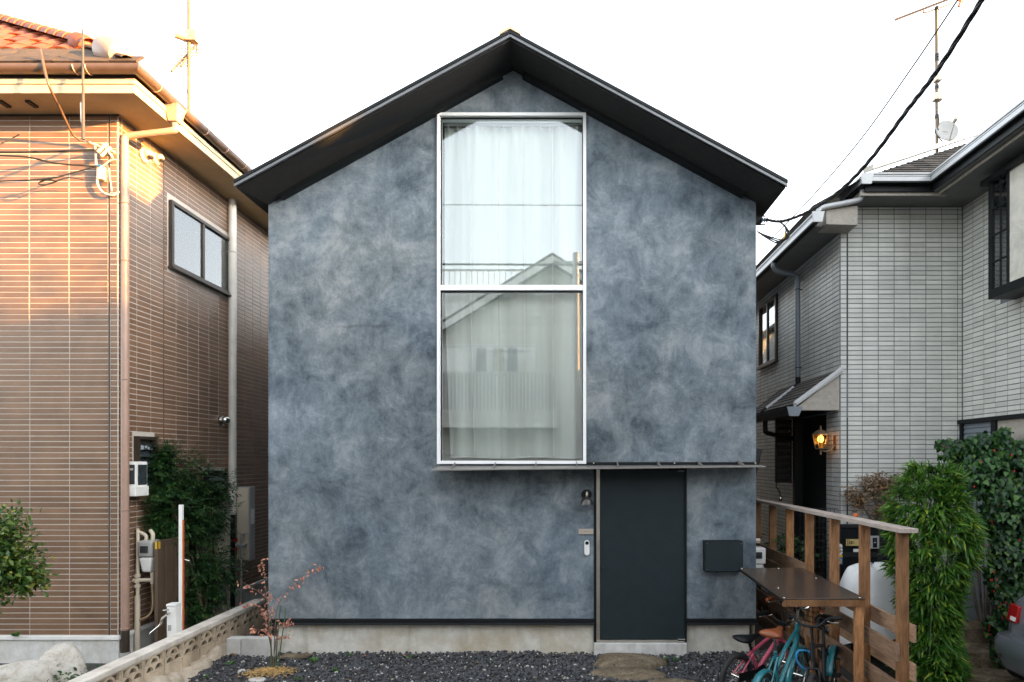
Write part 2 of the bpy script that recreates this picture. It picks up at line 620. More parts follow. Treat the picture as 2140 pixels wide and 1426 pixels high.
# ================================================================ ground
def ground_sheet():
    n = 60
    xs = [-150, -60, -25, -12] + [-8 + 16 * i / n for i in range(n + 1)] + [12, 25, 60, 150]
    ys = [-150, -60, -25, -8, 2, 4, 5] + [5.3 + 4.7 * i / 30 for i in range(31)] + [12, 16, 25, 60, 150]
    m = MB()
    for y in ys:
        for x in xs:
            z = -.005
            if -6 < x < 7 and 5 < y < 10:
                z += .012 * math.sin(3.1 * x + y) * math.sin(2.3 * y - x)
                z -= .06 * max(0, min(1, (6.6 - y) / 1.4))
            elif y <= 5: z = -.075
            m.v.append((x, y, z))
    w = len(xs)
    for j in range(len(ys) - 1):
        for i in range(w - 1):
            m.f.append((j * w + i, j * w + i + 1, (j + 1) * w + i + 1, (j + 1) * w + i))
    return m.build('ground', m_soil, smooth=True, kind='structure')


ground_sheet()
MB().box(-60, 60, -4.6, 3.4, -.072, -.058).build('street', m_asph, kind='structure')

# ================================================================ the grey plastered house
D0 = 7.3


def fx(u, d=D0): return (u - CX) * d / FPX
def fz(v, d=D0): return ZC + (CY - v) * d / FPX


GX0, GX1 = fx(561), fx(1580)
APX = fx(1072)
house = thing('plastered_house', (APX, D0, 0), 'modern gabled house with mottled blue grey plaster front and charcoal roof', 'house')
WX0, WX1, WZ0, WZ1 = fx(914), fx(1225), fz(970), fz(238)      # the tall window
DX0, DX1, DZ1 = fx(1241), fx(1435), fz(972)                    # the doorway
zb = fz(1293)
outer = [(GX0, zb), (DX0, zb), (DX0, DZ1), (DX1, DZ1), (DX1, zb), (GX1, zb), (GX1, fz(424)), (APX, fz(148)), (GX0, fz(429))]
hole = [(WX0 + .02, WZ0 + .02), (WX1 - .02, WZ0 + .02), (WX1 - .02, WZ1 - .02), (WX0 + .02, WZ1 - .02)]
w = MB().plate([outer, hole], lambda a, b, t: (a, t, b), D0, D0 + .16)
HB = 15.2
w.box(GX0, GX0 + .16, D0 + .16, HB, zb, fz(429))
w.box(GX1 - .16, GX1, D0 + .16, HB, zb, fz(424))
w.plate([[(GX0 + .16, zb), (GX1 - .16, zb), (GX1 - .16, 5.2), (APX, 6.75), (GX0 + .16, 5.2)]], lambda a, b, t: (a, t, b), HB - .16, HB)
wall = w.build('wall', m_plaster, house)

# footing, drip flashing
fo = MB()
fzt = fz(1304)
fo.box(fx(574), DX0 + .003, D0 + .05, D0 + .3, -.25, fzt)
fo.box(DX1 + .003, fx(1569), D0 + .05, D0 + .3, -.25, fzt)
fo.box(fx(574), fx(574) + .2, D0 + .3, HB, -.25, fzt)
fo.box(fx(1569) - .2, fx(1569), D0 + .3, HB, -.25, fzt)
fo.build('foundation', m_found, house, bevel=.006)
MB().lathe([(.02, -.004), (.02, .004)], (fx(1203), D0 + .047, fz(1356)), 'y', 16).build('form_tie_plug', m_sill, house)
for a, b in ((GX0 - .012, DX0), (DX1, GX1 + .012)):
    f = box('drip_flashing', m_black, house, a, b, D0 - .03, D0 + .12, fzt, fz(1294), .004)
    box('drip_lip', m_char, f, a, b, D0 - .045, D0 - .031, fzt - .006, fzt + .018, .002)

# roof: two thin slabs, soffits below, folded rake edge
RY0 = 6.75
A = (fx(1066, RY0), fz(66, RY0))
L = (fx(489, RY0), fz(379, RY0))
Rr = (fx(1646, RY0), fz(379, RY0))
th = .055
slab = [(L[0], L[1]), (A[0], A[1]), (Rr[0], Rr[1]), (Rr[0] - .02, Rr[1] - th), (A[0], A[1] - th - .01), (L[0] + .02, L[1] - th)]
roof = MB().plate([slab], lambda a, b, t: (a, t, b), RY0 + .03, HB + .6).build('roof', m_char, house)
# rake edge: a black upper fold and a grey lower fold, each with its own depth
for q0, q1 in ((L, A), (A, Rr)):
    d = Vector((q1[0] - q0[0], 0, q1[1] - q0[1])).normalized()
    MB().hexa([(q0[0], RY0, q0[1] - .055), (q1[0], RY0, q1[1] - .055), (q1[0], RY0 + .028, q1[1] - .055), (q0[0], RY0 + .028, q0[1] - .055),
               (q0[0], RY0, q0[1] - .022), (q1[0], RY0, q1[1] - .022), (q1[0], RY0 + .028, q1[1] - .022), (q0[0], RY0 + .028, q0[1] - .022)]).build('rake_edge', m_fascia, roof)
    MB().hexa([(q0[0], RY0 - .012, q0[1] - .021), (q1[0], RY0 - .012, q1[1] - .021), (q1[0], RY0 + .028, q1[1] - .021), (q0[0], RY0 + .028, q0[1] - .021),
               (q0[0], RY0 - .012, q0[1] + .012), (q1[0], RY0 - .012, q1[1] + .012), (q1[0], RY0 + .028, q1[1] + .012), (q0[0], RY0 + .028, q0[1] + .012)]).build('rake_cap', m_black, roof)
# soffits: they drop from the thin edge to the wall, with the eave return folded at the corner
for side, T, gx, zc_ in ((-1, L, GX0, fz(428)), (1, Rr, GX1, fz(423))):
    ex = T[0] - side * .012
    s = MB()
    s.add([(ex, RY0 + .03, T[1] - .06), (A[0] + side * .0, RY0 + .03, A[1] - .075), (APX, D0 + .002, fz(146)), (gx, D0 + .002, zc_),
           (ex, RY0 + .03, T[1] - .048), (A[0], RY0 + .03, A[1] - .06), (APX, D0 + .002, fz(140)), (gx, D0 + .002, zc_ + .03)],
          [(0, 1, 2, 3), (4, 7, 6, 5), (0, 4, 5, 1), (1, 5, 6, 2), (2, 6, 7, 3), (3, 7, 4, 0)])
    s.build('soffit', m_soffit, house)
    e = MB()
    zo = T[1] - .06
    e.add([(ex, RY0 + .03, zo), (gx, D0 + .002, zc_), (gx, HB, zc_), (ex, HB, zo - .02), (ex, RY0 + .03, zo + .02), (gx, D0 + .002, zc_ + .03), (gx, HB, zc_ + .03), (ex, HB, zo + .02)],
          [(0, 1, 2, 3), (4, 7, 6, 5), (0, 4, 5, 1), (1, 5, 6, 2), (2, 6, 7, 3), (3, 7, 4, 0)])
    e.build('eave_return', m_soffit, house)
    # black vent strip along the top of the gable wall
    p0 = Vector((APX + side * .13, D0 - .045, fz(148) - .055 * 1.0 - .02))
    p1 = Vector((gx - side * .16, D0 - .045, zc_ + .16 * .545 - .012))
    MB().bar(p0, p1, .085, .075).build('vent_strip', m_black, house, bevel=.003)
# ridge cap
rc = MB()
rc.plate([[(A[0] - .115, A[1] - .045), (A[0], A[1] + .02), (A[0] + .115, A[1] - .045), (A[0] + .115, A[1] - .015), (A[0], A[1] + .05), (A[0] - .115, A[1] - .015)]],
         lambda a, b, t: (a, t, b), RY0 - .02, HB + .6)
rc.build('ridge_cap', m_gold, house)
MB().bar((GX0 - .03, D0 + .12, fz(440) - .03), (GX0 - .03, D0 + .12, fz(440) - .32), .05, .03).build('eave_flashing', m_fascia, house)
# window: outer frame, transom, two panes
wy0, wy1, fr = D0 - .032, D0 + .13, .038
wf = MB()
wf.box(WX0, WX1, wy0, wy1, WZ1 - fr, WZ1).box(WX0, WX1, wy0, wy1, WZ0, WZ0 + fr)
wf.box(WX0, WX0 + fr, wy0, wy1, WZ0 + fr, WZ1 - fr).box(WX1 - fr, WX1, wy0, wy1, WZ0 + fr, WZ1 - fr)
win = wf.build('window', m_alu, house, bevel=.003)
tz0, tz1 = fz(608), fz(597)
box('transom', m_alu, win, WX0 + fr, WX1 - fr, wy0 + .004, wy1, tz0, tz1, .003)
for a, b in ((WZ0 + fr, tz0), (tz1, WZ1 - fr)):
    box('pane', m_glass, win, WX0 + fr, WX1 - fr, D0 + .028, D0 + .036, a, b, 0)
    g = MB()
    g.box(WX0 + fr, WX1 - fr, D0 + .012, D0 + .027, b - .014, b).box(WX0 + fr, WX0 + fr + .01, D0 + .012, D0 + .027, a, b - .014).box(WX1 - fr - .01, WX1 - fr, D0 + .012, D0 + .027, a, b - .014)
    g.build('gasket', m_black, win)
# interior room behind the window
rm = MB()
rx0, rx1, ry1, rz0, rz1 = WX0 - .9, WX1 + .9, 10.6, WZ0 - .12, WZ1 + .05
rm.box(rx0, rx1, ry1, ry1 + .1, rz0, rz1).box(rx0 - .1, rx0, D0 + .17, ry1, rz0, rz1).box(rx1, rx1 + .1, D0 + .17, ry1, rz0, rz1).box(rx0, rx1, D0 + .17, ry1, rz1, rz1 + .1)
rm.build('room_lining', m_room, house)
box('room_floor', m_floor, house, rx0, rx1, D0 + .17, ry1, rz0 - .1, rz0, 0)
# canopy above the door: a thin bent sheet with upstand and fins
CY0, cx0, cx1 = 6.95, -1.516, 2.218
cz = {(0, 0): 2.172, (1, 0): 2.212, (0, 1): 2.215, (1, 1): 2.222}
cn = MB()
cn.hexa([(cx0, CY0, 2.168), (cx1, CY0, 2.208), (cx1, D0 - .002, 2.222), (cx0, D0 - .002, 2.206), (cx0, CY0, 2.180), (cx1, CY0, 2.220), (cx1, D0 - .002, 2.233), (cx0, D0 - .002, 2.218)])
canopy = cn.build('canopy', m_canopy, house)
for a, b in ((cx0, WX0), (WX1, cx1)):
    pass
up = box('upstand', m_black, canopy, cx0 + .02, cx1 - .01, D0 - .016, D0 - .003, 2.234, fz(966), .002)
for i in range(8):
    x = fx(952 + 84.3 * i)
    zz = 2.19 + (x - cx0) / (cx1 - cx0) * .03
    MB().add([(x - .004, 7.02, zz), (x - .004, D0 - .017, zz + .025), (x - .004, D0 - .017, zz + .075), (x - .004, 7.02, zz + .012),
              (x + .004, 7.02, zz), (x + .004, D0 - .017, zz + .025), (x + .004, D0 - .017, zz + .075), (x + .004, 7.02, zz + .012)],
             [(0, 1, 2, 3), (4, 7, 6, 5), (0, 4, 5, 1), (1, 5, 6, 2), (2, 6, 7, 3), (3, 7, 4, 0)]).build('fin', m_canopy, canopy)
    MB().lathe([(.009, -.006), (.009, 0)], (x + .2, D0 - .016, 2.253), 'y', 10).build('bolt', m_steel if i % 2 else m_black, canopy)
# doorway: black reveal, steel strip, door leaf, threshold
df = MB()
df.box(DX0, DX0 + .03, D0 - .012, D0 + .2, fz(1342), DZ1)
df.box(DX1 - .022, DX1, D0 - .012, D0 + .2, fz(1342), DZ1)
df.box(DX0 + .03, DX1 - .022, D0 + .06, D0 + .2, DZ1 - .05, DZ1)
dframe = df.build('door_frame', m_black, house, bevel=.003)
sx0, sx1 = fx(1246.5), fx(1253.5)
st = MB()
st.box(sx0, sx0 + .015, D0 + .0, D0 + .06, fz(1340), DZ1 - .051).box(sx1 - .012, sx1, D0 + .004, D0 + .06, fz(1340), DZ1 - .051).box(sx0 + .015, sx1 - .012, D0 + .012, D0 + .06, fz(1340), DZ1 - .051)
st.build('edge_strip', m_steel, dframe)
dz0 = fz(1337)
door = box('door', m_door, house, fx(1254), fx(1432), D0 + .012, D0 + .06, dz0, DZ1 - .055, .003)
MB().lathe([(.013, -.03), (.016, -.02), (.008, -.012), (.012, 0)], (fx(1259), D0 + .012, fz(1186)), 'y', 16).build('handle', m_black, door, smooth=40)
MB().lathe([(.005, -.034), (.005, -.029)], (fx(1259), D0 + .012, fz(1186)), 'y', 10).build('key_hole', m_chrome, door)
hp = MB().box(fx(1416), fx(1432), D0 - .02, D0 + .011, fz(1345), fz(1341)).box(fx(1416), fx(1432), D0 - .02, D0 + .011, fz(1339.5), fz(1335))
hp.build('floor_pivot', m_chrome, door, bevel=.002)
box('door_closer', m_fascia, door, fx(1417), fx(1430), D0 - .012, D0 + .011, fz(986), fz(983), .001)
box('door_sill', m_steel, house, fx(1246), fx(1432), D0 - .005, D0 + .2, fz(1342), fz(1338.5), .002)
box('threshold', m_sill, house, DX0 + .004, DX1 - .004, D0 - .035, D0 + .22, -.25, fz(1343), .006)
# side hood on the right wall
hd = MB()
hd.hexa([(GX1, 7.45, 2.02), (GX1 + .06, 7.5, 2.06), (GX1 + .06, 7.72, 2.06), (GX1, 7.76, 2.02), (GX1, 7.45, 2.44), (GX1 + .125, 7.45, 2.42), (GX1 + .125, 7.72, 2.42), (GX1, 7.76, 2.44)])
hd.build('vent_hood', m_char, house, bevel=.004)

# curtain hung inside the window
def curtain():
    t = thing('curtain', ((WX0 + WX1) / 2, D0 + .22, WZ0 + .05), 'sheer white pleated curtain hanging behind the tall window', 'curtain')
    nx, nz = 150, 44
    x0, x1, z0, z1 = WX0 + fr + .005, WX1 - fr - .005, WZ0 + .075, WZ1 - .052
    m = MB()
    seams = [fx(u) for u in (978, 1038, 1094, 1154)]
    for j in range(nz + 1):
        tz = j / nz
        z = z1 + (z0 - z1) * tz
        for i in range(nx + 1):
            tx = i / nx
            x = x0 + (x1 - x0) * tx
            # the lower end swings in from the left frame a little
            x += .075 * max(0, tz - .5) ** 1.2 * (1 - tx) * 2
            k = math.exp(-tz * 14)
            y = D0 + .20 + .022 * k * math.cos(tx * 2 * math.pi * 15) + .020 * math.sin(tx * 44 + 1.5 * math.sin(tz * 2)) * (.4 + tz) + .022 * math.sin(tx * 19 + tz * 1.3)
            zz = z + .010 * k * math.cos(tx * 2 * math.pi * 15)
            if j == nz: zz += .008 * math.sin(tx * 12)
            m.v.append((x, y, zz))
    for j in range(nz):
        for i in range(nx):
            a = j * (nx + 1) + i
            m.f.append((a, a + 1, a + nx + 2, a + nx + 1))
    m.build('fabric', m_curtain, t, smooth=True)
    hem = m.v[nz * (nx + 1):]
    MB().tube([(p[0], p[1], p[2]) for p in hem[::5]], .010, 6).build('hem', m_curt2, t, smooth=True)
    for i in range(15):
        px = x0 + (x1 - x0) * (i + .5) / 15
        MB().tube([(px, D0 + .16, z1 + .01), (px, D0 + .158, z1 - .06)], .006, 6).build('pleat', m_curt2, t)
    for sx in seams:
        i = int(round((sx - x0) / (x1 - x0) * nx))
        pts = [m.v[j * (nx + 1) + i] for j in range(nz + 1)]
        MB().tube([(p[0], p[1] - .010, p[2]) for p in pts], .0085, 6).build('seam', m_curt2, t, smooth=True)
    box('curtain_rail', m_alu, t, x0, x1, D0 + .17, D0 + .2, z1 + .012, z1 + .03, 0)


curtain()

# lamp, name plate, door bell, letter box on the front
def front_fittings():
    c = Vector((fx(1226), D0, fz(1034)))
    t = thing('wall_lamp', c, 'small black dome wall lamp beside the dark door', 'lamp')
    MB().lathe([(.058, -.022), (.062, -.012), (.062, 0)], c, 'y', 28).build('back_plate', m_black, t, smooth=40)
    a = c + Vector((0, -.02, -.005))
    MB().tube(bez([a, a + Vector((0, -.07, .03)), a + Vector((0, -.10, .035)), a + Vector((0, -.105, -.02))], 5), .012, 10).build('arm', m_steel, t, smooth=True)
    s = a + Vector((-.003, -.105, -.045))
    pr = [(.014, .045), (.02, .03), (.045, .02), (.062, 0), (.073, -.03), (.078, -.06), (.073, -.058), (.066, -.03), (.04, .01), (.004, .022)]
    MB().lathe(pr, s, 'z', 30).build('shade', m_lamp, t, smooth=40)
    MB().blob(s + Vector((0, 0, -.025)), .025, .025, .032, 1, 0, 2).build('bulb', m_white, t, smooth=True)
    c = Vector((fx(1224.5), D0, fz(1111)))
    t = thing('name_plate', c, 'small beige name plate below the wall lamp', 'name plate')
    box('plate', M('beige plate', (.42, .36, .30), .55, .2, .06), t, fx(1209), fx(1240), D0 - .014, D0, fz(1116.5), fz(1105.5), .0015)
    e = MB()
    for i in range(6):
        e.box(c.x - .025 + i * .009, c.x - .02 + i * .009, D0 - .0152, D0 - .0141, c.z - .003, c.z + .003)
    e.build('engraving', M('engraved ink', (.2, .17, .14)), t)
    c = Vector((fx(1226.5), D0, fz(1144.5)))
    t = thing('door_bell', c, 'white capsule shaped video door bell with black lens', 'door bell')
    r, hh = .030, .058
    lp = [(c.x + r * math.cos(q), c.z + hh + r * math.sin(q)) for q in [math.pi * i / 12 for i in range(13)]]
    lp += [(c.x + r * math.cos(q), c.z - hh + r * math.sin(q)) for q in [math.pi + math.pi * i / 12 for i in range(13)]]
    MB().plate([lp], lambda a, b, q: (a, q, b), D0 - .028, D0).build('case', m_white, t, bevel=.004)
    MB().lathe([(.012, -.034), (.021, -.031), (.021, -.027)], (c.x, D0, c.z + hh - .002), 'y', 22).build('lens', m_black, t, smooth=40)
    x0, x1, z0, z1 = fx(1473, 7.19), fx(1553, 7.19), fz(1195, 7.19), fz(1131, 7.19)
    t = thing('letter_box', ((x0 + x1) / 2, D0, z0), 'black steel letter box on the plaster right of the door', 'letter box')
    box('body', m_black, t, x0, x1, 7.19, D0, z0, z1, .003)
    box('lid', m_door, t, x0 + .004, x1 - .002, 7.180, 7.1885, z0 + .006, z1 - .010, .002)
    for sx in (x0 + .025, x1 - .02):
        for sz in (z0 + .025, z1 - .03):
            MB().lathe([(.004, -.004), (.005, 0)], (sx, 7.180, sz), 'y', 8).build('screw', m_fascia, t)
    box('latch', m_chrome, t, x1, x1 + .008, 7.186, 7.2, z1 - .04, z1 - .025, .001)


front_fittings()
# ================================================================ tiled walls
def tile_mesh(w, h, t, mat, name):
    b = .003
    m = MB()
    x, z = w / 2, h / 2
    m.v = [(-x, 0, -z), (x, 0, -z), (x, 0, z), (-x, 0, z), (-x + b, -t, -z + b), (x - b, -t, -z + b), (x - b, -t, z - b), (-x + b, -t, z - b)]
    m.f = [(4, 5, 6, 7), (0, 1, 5, 4), (1, 2, 6, 5), (2, 3, 7, 6), (3, 0, 4, 7)]
    return m


def px_of(p):
    return CX + FPX * p[0] / p[1], CY - FPX * (p[2] - ZC) / p[1]


def tile_wall(parent, faces, mat, n_single=300):
    """faces: dicts with origin o, unit along a, tile pitch (pw, ph), cols edges list, rows, skip test. Largest in the picture become parts."""
    cand = []
    for fa in faces:
        o, al = Vector(fa['o']), Vector(fa['a'])
        nrm = Vector(fa['n'])
        for (c0, c1) in fa['cols']:
            for r in range(fa['rows']):
                z0 = fa['z0'] + r * fa['ph']
                z1 = min(z0 + fa['ph'], fa['z1'])
                if z1 - z0 < .02: continue
                if any(not (c1 <= k[0] + .004 or c0 >= k[1] - .004 or z1 <= k[2] + .004 or z0 >= k[3] - .004) for k in fa.get('skip', [])):
                    # cut the tile at the opening
                    cuts = [(c0, c1)]
                    for k in fa['skip']:
                        if z1 <= k[2] + .02 or z0 >= k[3] - .02: continue
                        nc = []
                        for a, b in cuts:
                            if b <= k[0] or a >= k[1]: nc.append((a, b))
                            else:
                                if k[0] - a > .03: nc.append((a, k[0]))
                                if b - k[1] > .03: nc.append((k[1], b))
                        cuts = nc
                else: cuts = [(c0, c1)]
                for a, b in cuts:
                    c = o + al * ((a + b) / 2)
                    c.z = (z0 + z1) / 2
                    u, v = px_of(c) if c.y > .5 else (9999, 9999)
                    wv = abs(al.cross(Vector((c.x, c.y, 0)).normalized()).z) * (b - a) * FPX / max(c.y, .5)
                    vis = -60 < u < 2200 and -20 < v < 1440 and nrm.dot(Vector((-c.x, -c.y, 0))) > 0
                    hid = fa.get('hidden')
                    if hid and hid(u, v): vis = False
                    cand.append(((wv * (z1 - z0) * FPX / max(c.y, .5)) if vis else 0, c, a, b, z1 - z0, fa, vis))
    cand.sort(key=lambda q: -q[0])
    meshes = {}
    stuff = MB()
    k = 0
    for sc, c, a, b, hh, fa, vis in cand:
        g = fa['gap']
        w_, h_ = (b - a) - g, hh - g
        jit = Vector(fa['n']) * RNG.uniform(-.0012, .0012)
        base = tile_mesh(w_, h_, fa.get('proud', .005), mat, 't')
        rot = fa['rot']
        if k < n_single and vis:
            key = (round(w_, 3), round(h_, 3))
            if key not in meshes: meshes[key] = base.mesh('tile', mat)
            put('tile', meshes[key], parent, Matrix.Translation(c + jit) @ Matrix.Rotation(rot, 4, 'Z'))
            k += 1
        else:
            mr = Matrix.Rotation(rot, 3, 'Z')
            stuff.add([mr @ Vector(p) + c + jit for p in base.v], base.f)
    s = stuff.build('small_tile_courses', mat, parent, recalc=False)
    s['kind'] = 'stuff'
    return s


# ================================================================ left house of brown tiles
LX, LY = -5.072, 7.03          # its front right corner
LB = 13.4
SOF = 6.19
lh = thing('brown_tiled_house', (LX, LY, 0), 'brown tiled two storey house with terracotta roof, lit orange under its eaves', 'house')
m = MB().box(-9.6, LX, LY, LB, .30, SOF)
lwall = m.build('wall', m_mortL, lh)
FT = .0625
c_front = [(x - .449, x) for x in (-.10, -.549, -.998, -1.447, -1.896, -2.345)]
c_front = [(a + .0, b) for a, b in c_front]
c_front = [(-.10 + .008, -.004)] + [(a, b - (.008 if i == 0 else 0)) for i, (a, b) in enumerate(c_front)]
sc_ = [(.055 + .245 * i, .055 + .245 * (i + 1)) for i in range(-1, 25)]
sc_ = [(max(a, .004), b) for a, b in sc_]
win_skip = (7.915 - LY - .03, 9.326 - LY + .03, 4.72, 5.65)
lou1 = (7.278 - LY - .02, 7.62 - LY + .02, 1.93, 2.60)
lou2 = (8.68 - LY - .02, 9.18 - LY + .02, 1.43, 2.17)
tile_wall(lh, [
    dict(o=(LX, LY, 0), a=(1, 0, 0), n=(0, -1, 0), rot=0, cols=c_front, rows=95, ph=FT, z0=.31, z1=SOF, gap=.0082),
    dict(o=(LX, LY, 0), a=(0, 1, 0), n=(1, 0, 0), rot=math.pi / 2, cols=sc_, rows=95, ph=FT, z0=.31, z1=SOF, gap=.0082, skip=[win_skip, lou1, lou2], hidden=lambda u, v: u > 561),
], m_tileL)
for (x0, x1, y0, y1) in ((LX - .108, LX - .093, LY - .003, LY - .0005), (LX + .0005, LX + .003, 7.03 + .055 + .245 * 3 - .008, 7.03 + .055 + .245 * 3 + .006)):
    box('sealant_joint', m_joint, lh, x0, x1, y0, y1, .31, SOF, 0)
f = MB().box(-9.6, LX + .012, LY - .012, LY + .2, -.25, .262).box(LX - .2, LX + .012, LY + .2, LB, -.25, .262)
f.build('foundation', m_foundL, lh, bevel=.004)
f = MB().box(-9.6, LX + .035, LY - .035, LY + .01, .264, .305).box(LX - .01, LX + .035, LY + .01, LB, .264, .305)
f.build('base_trim', m_trim, lh, bevel=.003)
# eaves
EX, EY = -4.61, 6.62
f = MB()
f.box(-9.6, EX, EY, LY, SOF, SOF + .02).box(LX, EX, LY, LB, SOF, SOF + .02)
f.build('soffit', m_cream, lh)
box('shadow_gap', m_joint, lh, LX - 4, LX + .012, LY - .012, LY + .0, SOF - .02, SOF - .001, 0)
f = MB()
f.box(-9.6, EX + .02, EY - .02, EY, SOF - .01, SOF + .115).box(EX, EX + .02, EY, LB, SOF - .01, SOF + .115)
f.build('fascia', m_creamf, lh, bevel=.003)
f = MB()
f.box(-9.6, EX + .034, EY - .034, EY - .0205, SOF + .082, SOF + .135).box(EX + .0205, EX + .034, EY - .0205, LB, SOF + .082, SOF + .135)
f.build('fascia_bead', m_creamf, lh, bevel=.003)
f = MB().box(-9.6, EX + .018, EY - .018, EY + .1, SOF + .136, SOF + .24).box(EX - .1, EX + .018, EY + .1, LB, SOF + .136, SOF + .24)
f.build('roof_edge_board', m_gutL, lh)


def gutter(name, pts, r, mat, parent, closed_ends=True, sides=(0, 0, 1)):
    """half round gutter along a polyline (open to the sky)"""
    m = MB()
    prof = [(math.cos(math.pi + math.pi * k / 8) * r, math.sin(math.pi + math.pi * k / 8) * r) for k in range(9)]
    prof = [(-r, r * .25)] + prof + [(r, r * .25), (r * .9, r * .25)] + [(p[0] * .9, p[1] * .9) for p in reversed(prof)] + [(-r * .9, r * .25)]
    pts = [Vector(p) for p in pts]
    n = len(prof)
    for i, p in enumerate(pts):
        if i == 0: d = pts[1] - pts[0]
        elif i == len(pts) - 1: d = pts[-1] - pts[-2]
        else: d = (pts[i] - pts[i - 1]).normalized() + (pts[i + 1] - pts[i]).normalized()
        d.z = 0
        d.normalize()
        sd = Vector((d.y, -d.x, 0))
        k = 1.0
        if 0 < i < len(pts) - 1:
            k = 1 / max(.4, d.dot((pts[i] - pts[i - 1]).normalized()))
        for a, b in prof: m.v.append(tuple(p + sd * a * k + Vector((0, 0, b))))
    for i in range(len(pts) - 1):
        for k in range(n):
            q = (k + 1) % n
            m.f.append((i * n + k, i * n + q, (i + 1) * n + q, (i + 1) * n + k))
    for i in (0, len(pts) - 1):
        if closed_ends: m.f.append(tuple(i * n + k for k in range(n // 2)))
    return m.build(name, mat, parent, smooth=35)


gy, gz = EY - .085, SOF + .215
gut = gutter('gutter', [(-9.6, gy, gz), (EX + .085, gy, gz), (EX + .085, LB, gz - .01)], .06, m_gutL, lh)
for i, (x, y) in enumerate([(-5.15, gy), (-5.02, gy)] + [(EX + .085, 6.85 + .45 * k) for k in range(8)]):
    if y == gy: MB().ring((x, y, gz), .064, .006, 'x', 14, 6, math.pi, 2 * math.pi).build('gutter_strap', m_pipeL, gut)
    else: MB().ring((x, y, gz), .064, .006, 'y', 14, 6, math.pi, 2 * math.pi).build('gutter_strap', m_pipeL, gut)
for x in (-5.85, -6.15):
    MB().bar((x, EY + .12, SOF - .012), (x, EY + .24, SOF - .012), .05, .022).build('soffit_vent', m_joint, lh)
# leader head and the front downpipe
hx, hy = EX + .09, 7.17
hd = MB()
hd.hexa([(hx - .05, hy - .05, SOF - .02), (hx + .05, hy - .05, SOF - .02), (hx + .05, hy + .05, SOF - .02), (hx - .05, hy + .05, SOF - .02),
         (hx - .075, hy - .085, SOF + .17), (hx + .08, hy - .085, SOF + .17), (hx + .08, hy + .085, SOF + .17), (hx - .075, hy + .085, SOF + .17)])
hd.build('leader_head', m_pipeL, lh, bevel=.006)
px, py = LX + .055, LY + .03
dp = MB().tube(bez([(hx, hy, SOF - .02), (hx, hy, SOF - .08), (hx - .04, hy - .02, SOF - .12), (px + .06, py + .02, SOF - .21), (px, py, SOF - .25), (px, py, SOF - .34)], 6), .037, 12)
dp.tube([(px, py, SOF - .34), (px, py, .36)], .042, 14)
d = dp.build('downpipe', m_pipeL, lh, smooth=40)
MB().tube([(px, py, .36), (px, py, .10)], .045, 14).build('pipe_shoe', m_brown, d, smooth=40)
MB().tube([(px, py, .11), (px, py, -.1)], .052, 14).build('drain_collar', m_grey, d, smooth=40)
for z in (5.2, 4.55, 3.2, 1.72, .38):
    MB().ring((px, py, z), .046, .006, 'z', 16, 6).build('pipe_clip', m_pipeL, d)
# rear white downpipe with black elbow
qx, qy = LX + .065, 9.31
d = MB().tube([(qx, qy, SOF), (qx, qy, 1.48)], .056, 14).build('downpipe', m_pipeW, lh, smooth=40)
tag(d, 'white downpipe at the middle of the side wall')
for z in (5.4, 3.25): MB().ring((qx, qy, z), .06, .006, 'z', 16, 6).build('pipe_clip', m_pipeW, d)
MB().tube([(qx, qy, 1.5), (qx, qy, 1.10), (qx, qy, .1)], .036, 10).tube(bez([(qx, qy, 1.12), (qx + .0, qy - .05, 1.06), (qx + .02, qy - .6, 1.05)], 5), .036, 10).build('drain_pipe', m_black, d, smooth=40)
# roof: front plane rises steeply, side plane shallower, hip between
TT = 4.2
E0 = Vector((-4.55, 6.53, SOF + .245))


def hip(t): return E0 + Vector((-t, .59 * t, .55 * t))


r = MB()
h0, h1 = hip(0), hip(TT)
zr = h1.z
r.add([h0, (-9.7, E0.y, E0.z), (-9.7, h1.y, zr), h1, (h1.x, LB + .3, zr), (E0.x, LB + .3, E0.z),
       h0 - Vector((0, 0, .06)), Vector((-9.7, E0.y, E0.z - .06)), Vector((-9.7, LB + .3, E0.z - .06)), Vector((E0.x, LB + .3, E0.z - .06)), (-9.7, LB + .3, zr)],
      [(0, 3, 2, 1), (0, 5, 4, 3), (3, 4, 10, 2), (0, 1, 7, 6), (0, 6, 9, 5), (6, 7, 8, 9)])
roof = r.build('roof', m_slateL, lh)


def pantile():
    m = MB()
    n = 8
    W_, L_ = .29, .27
    for s_, dz in ((0, 0), (1, 0)):
        for j in (0, 1):
            for i in range(n + 1):
                t = i / n
                x = (t - .5) * W_
                z = .035 * math.sin(t * math.pi * 1.0) ** 1.0 + (.022 if j == 0 else .004) - (.016 if s_ else 0)
                m.v.append((x, j * L_, z))
    k = n + 1
    for i in range(n):
        m.f.append((i, i + 1, k + i + 1, k + i))
        m.f.append((2 * k + i, 3 * k + i, 3 * k + i + 1, 2 * k + i + 1))
        m.f.append((i, 2 * k + i, 2 * k + i + 1, i + 1))
    return m.mesh('roof_tile', m_rtile, smooth=40)


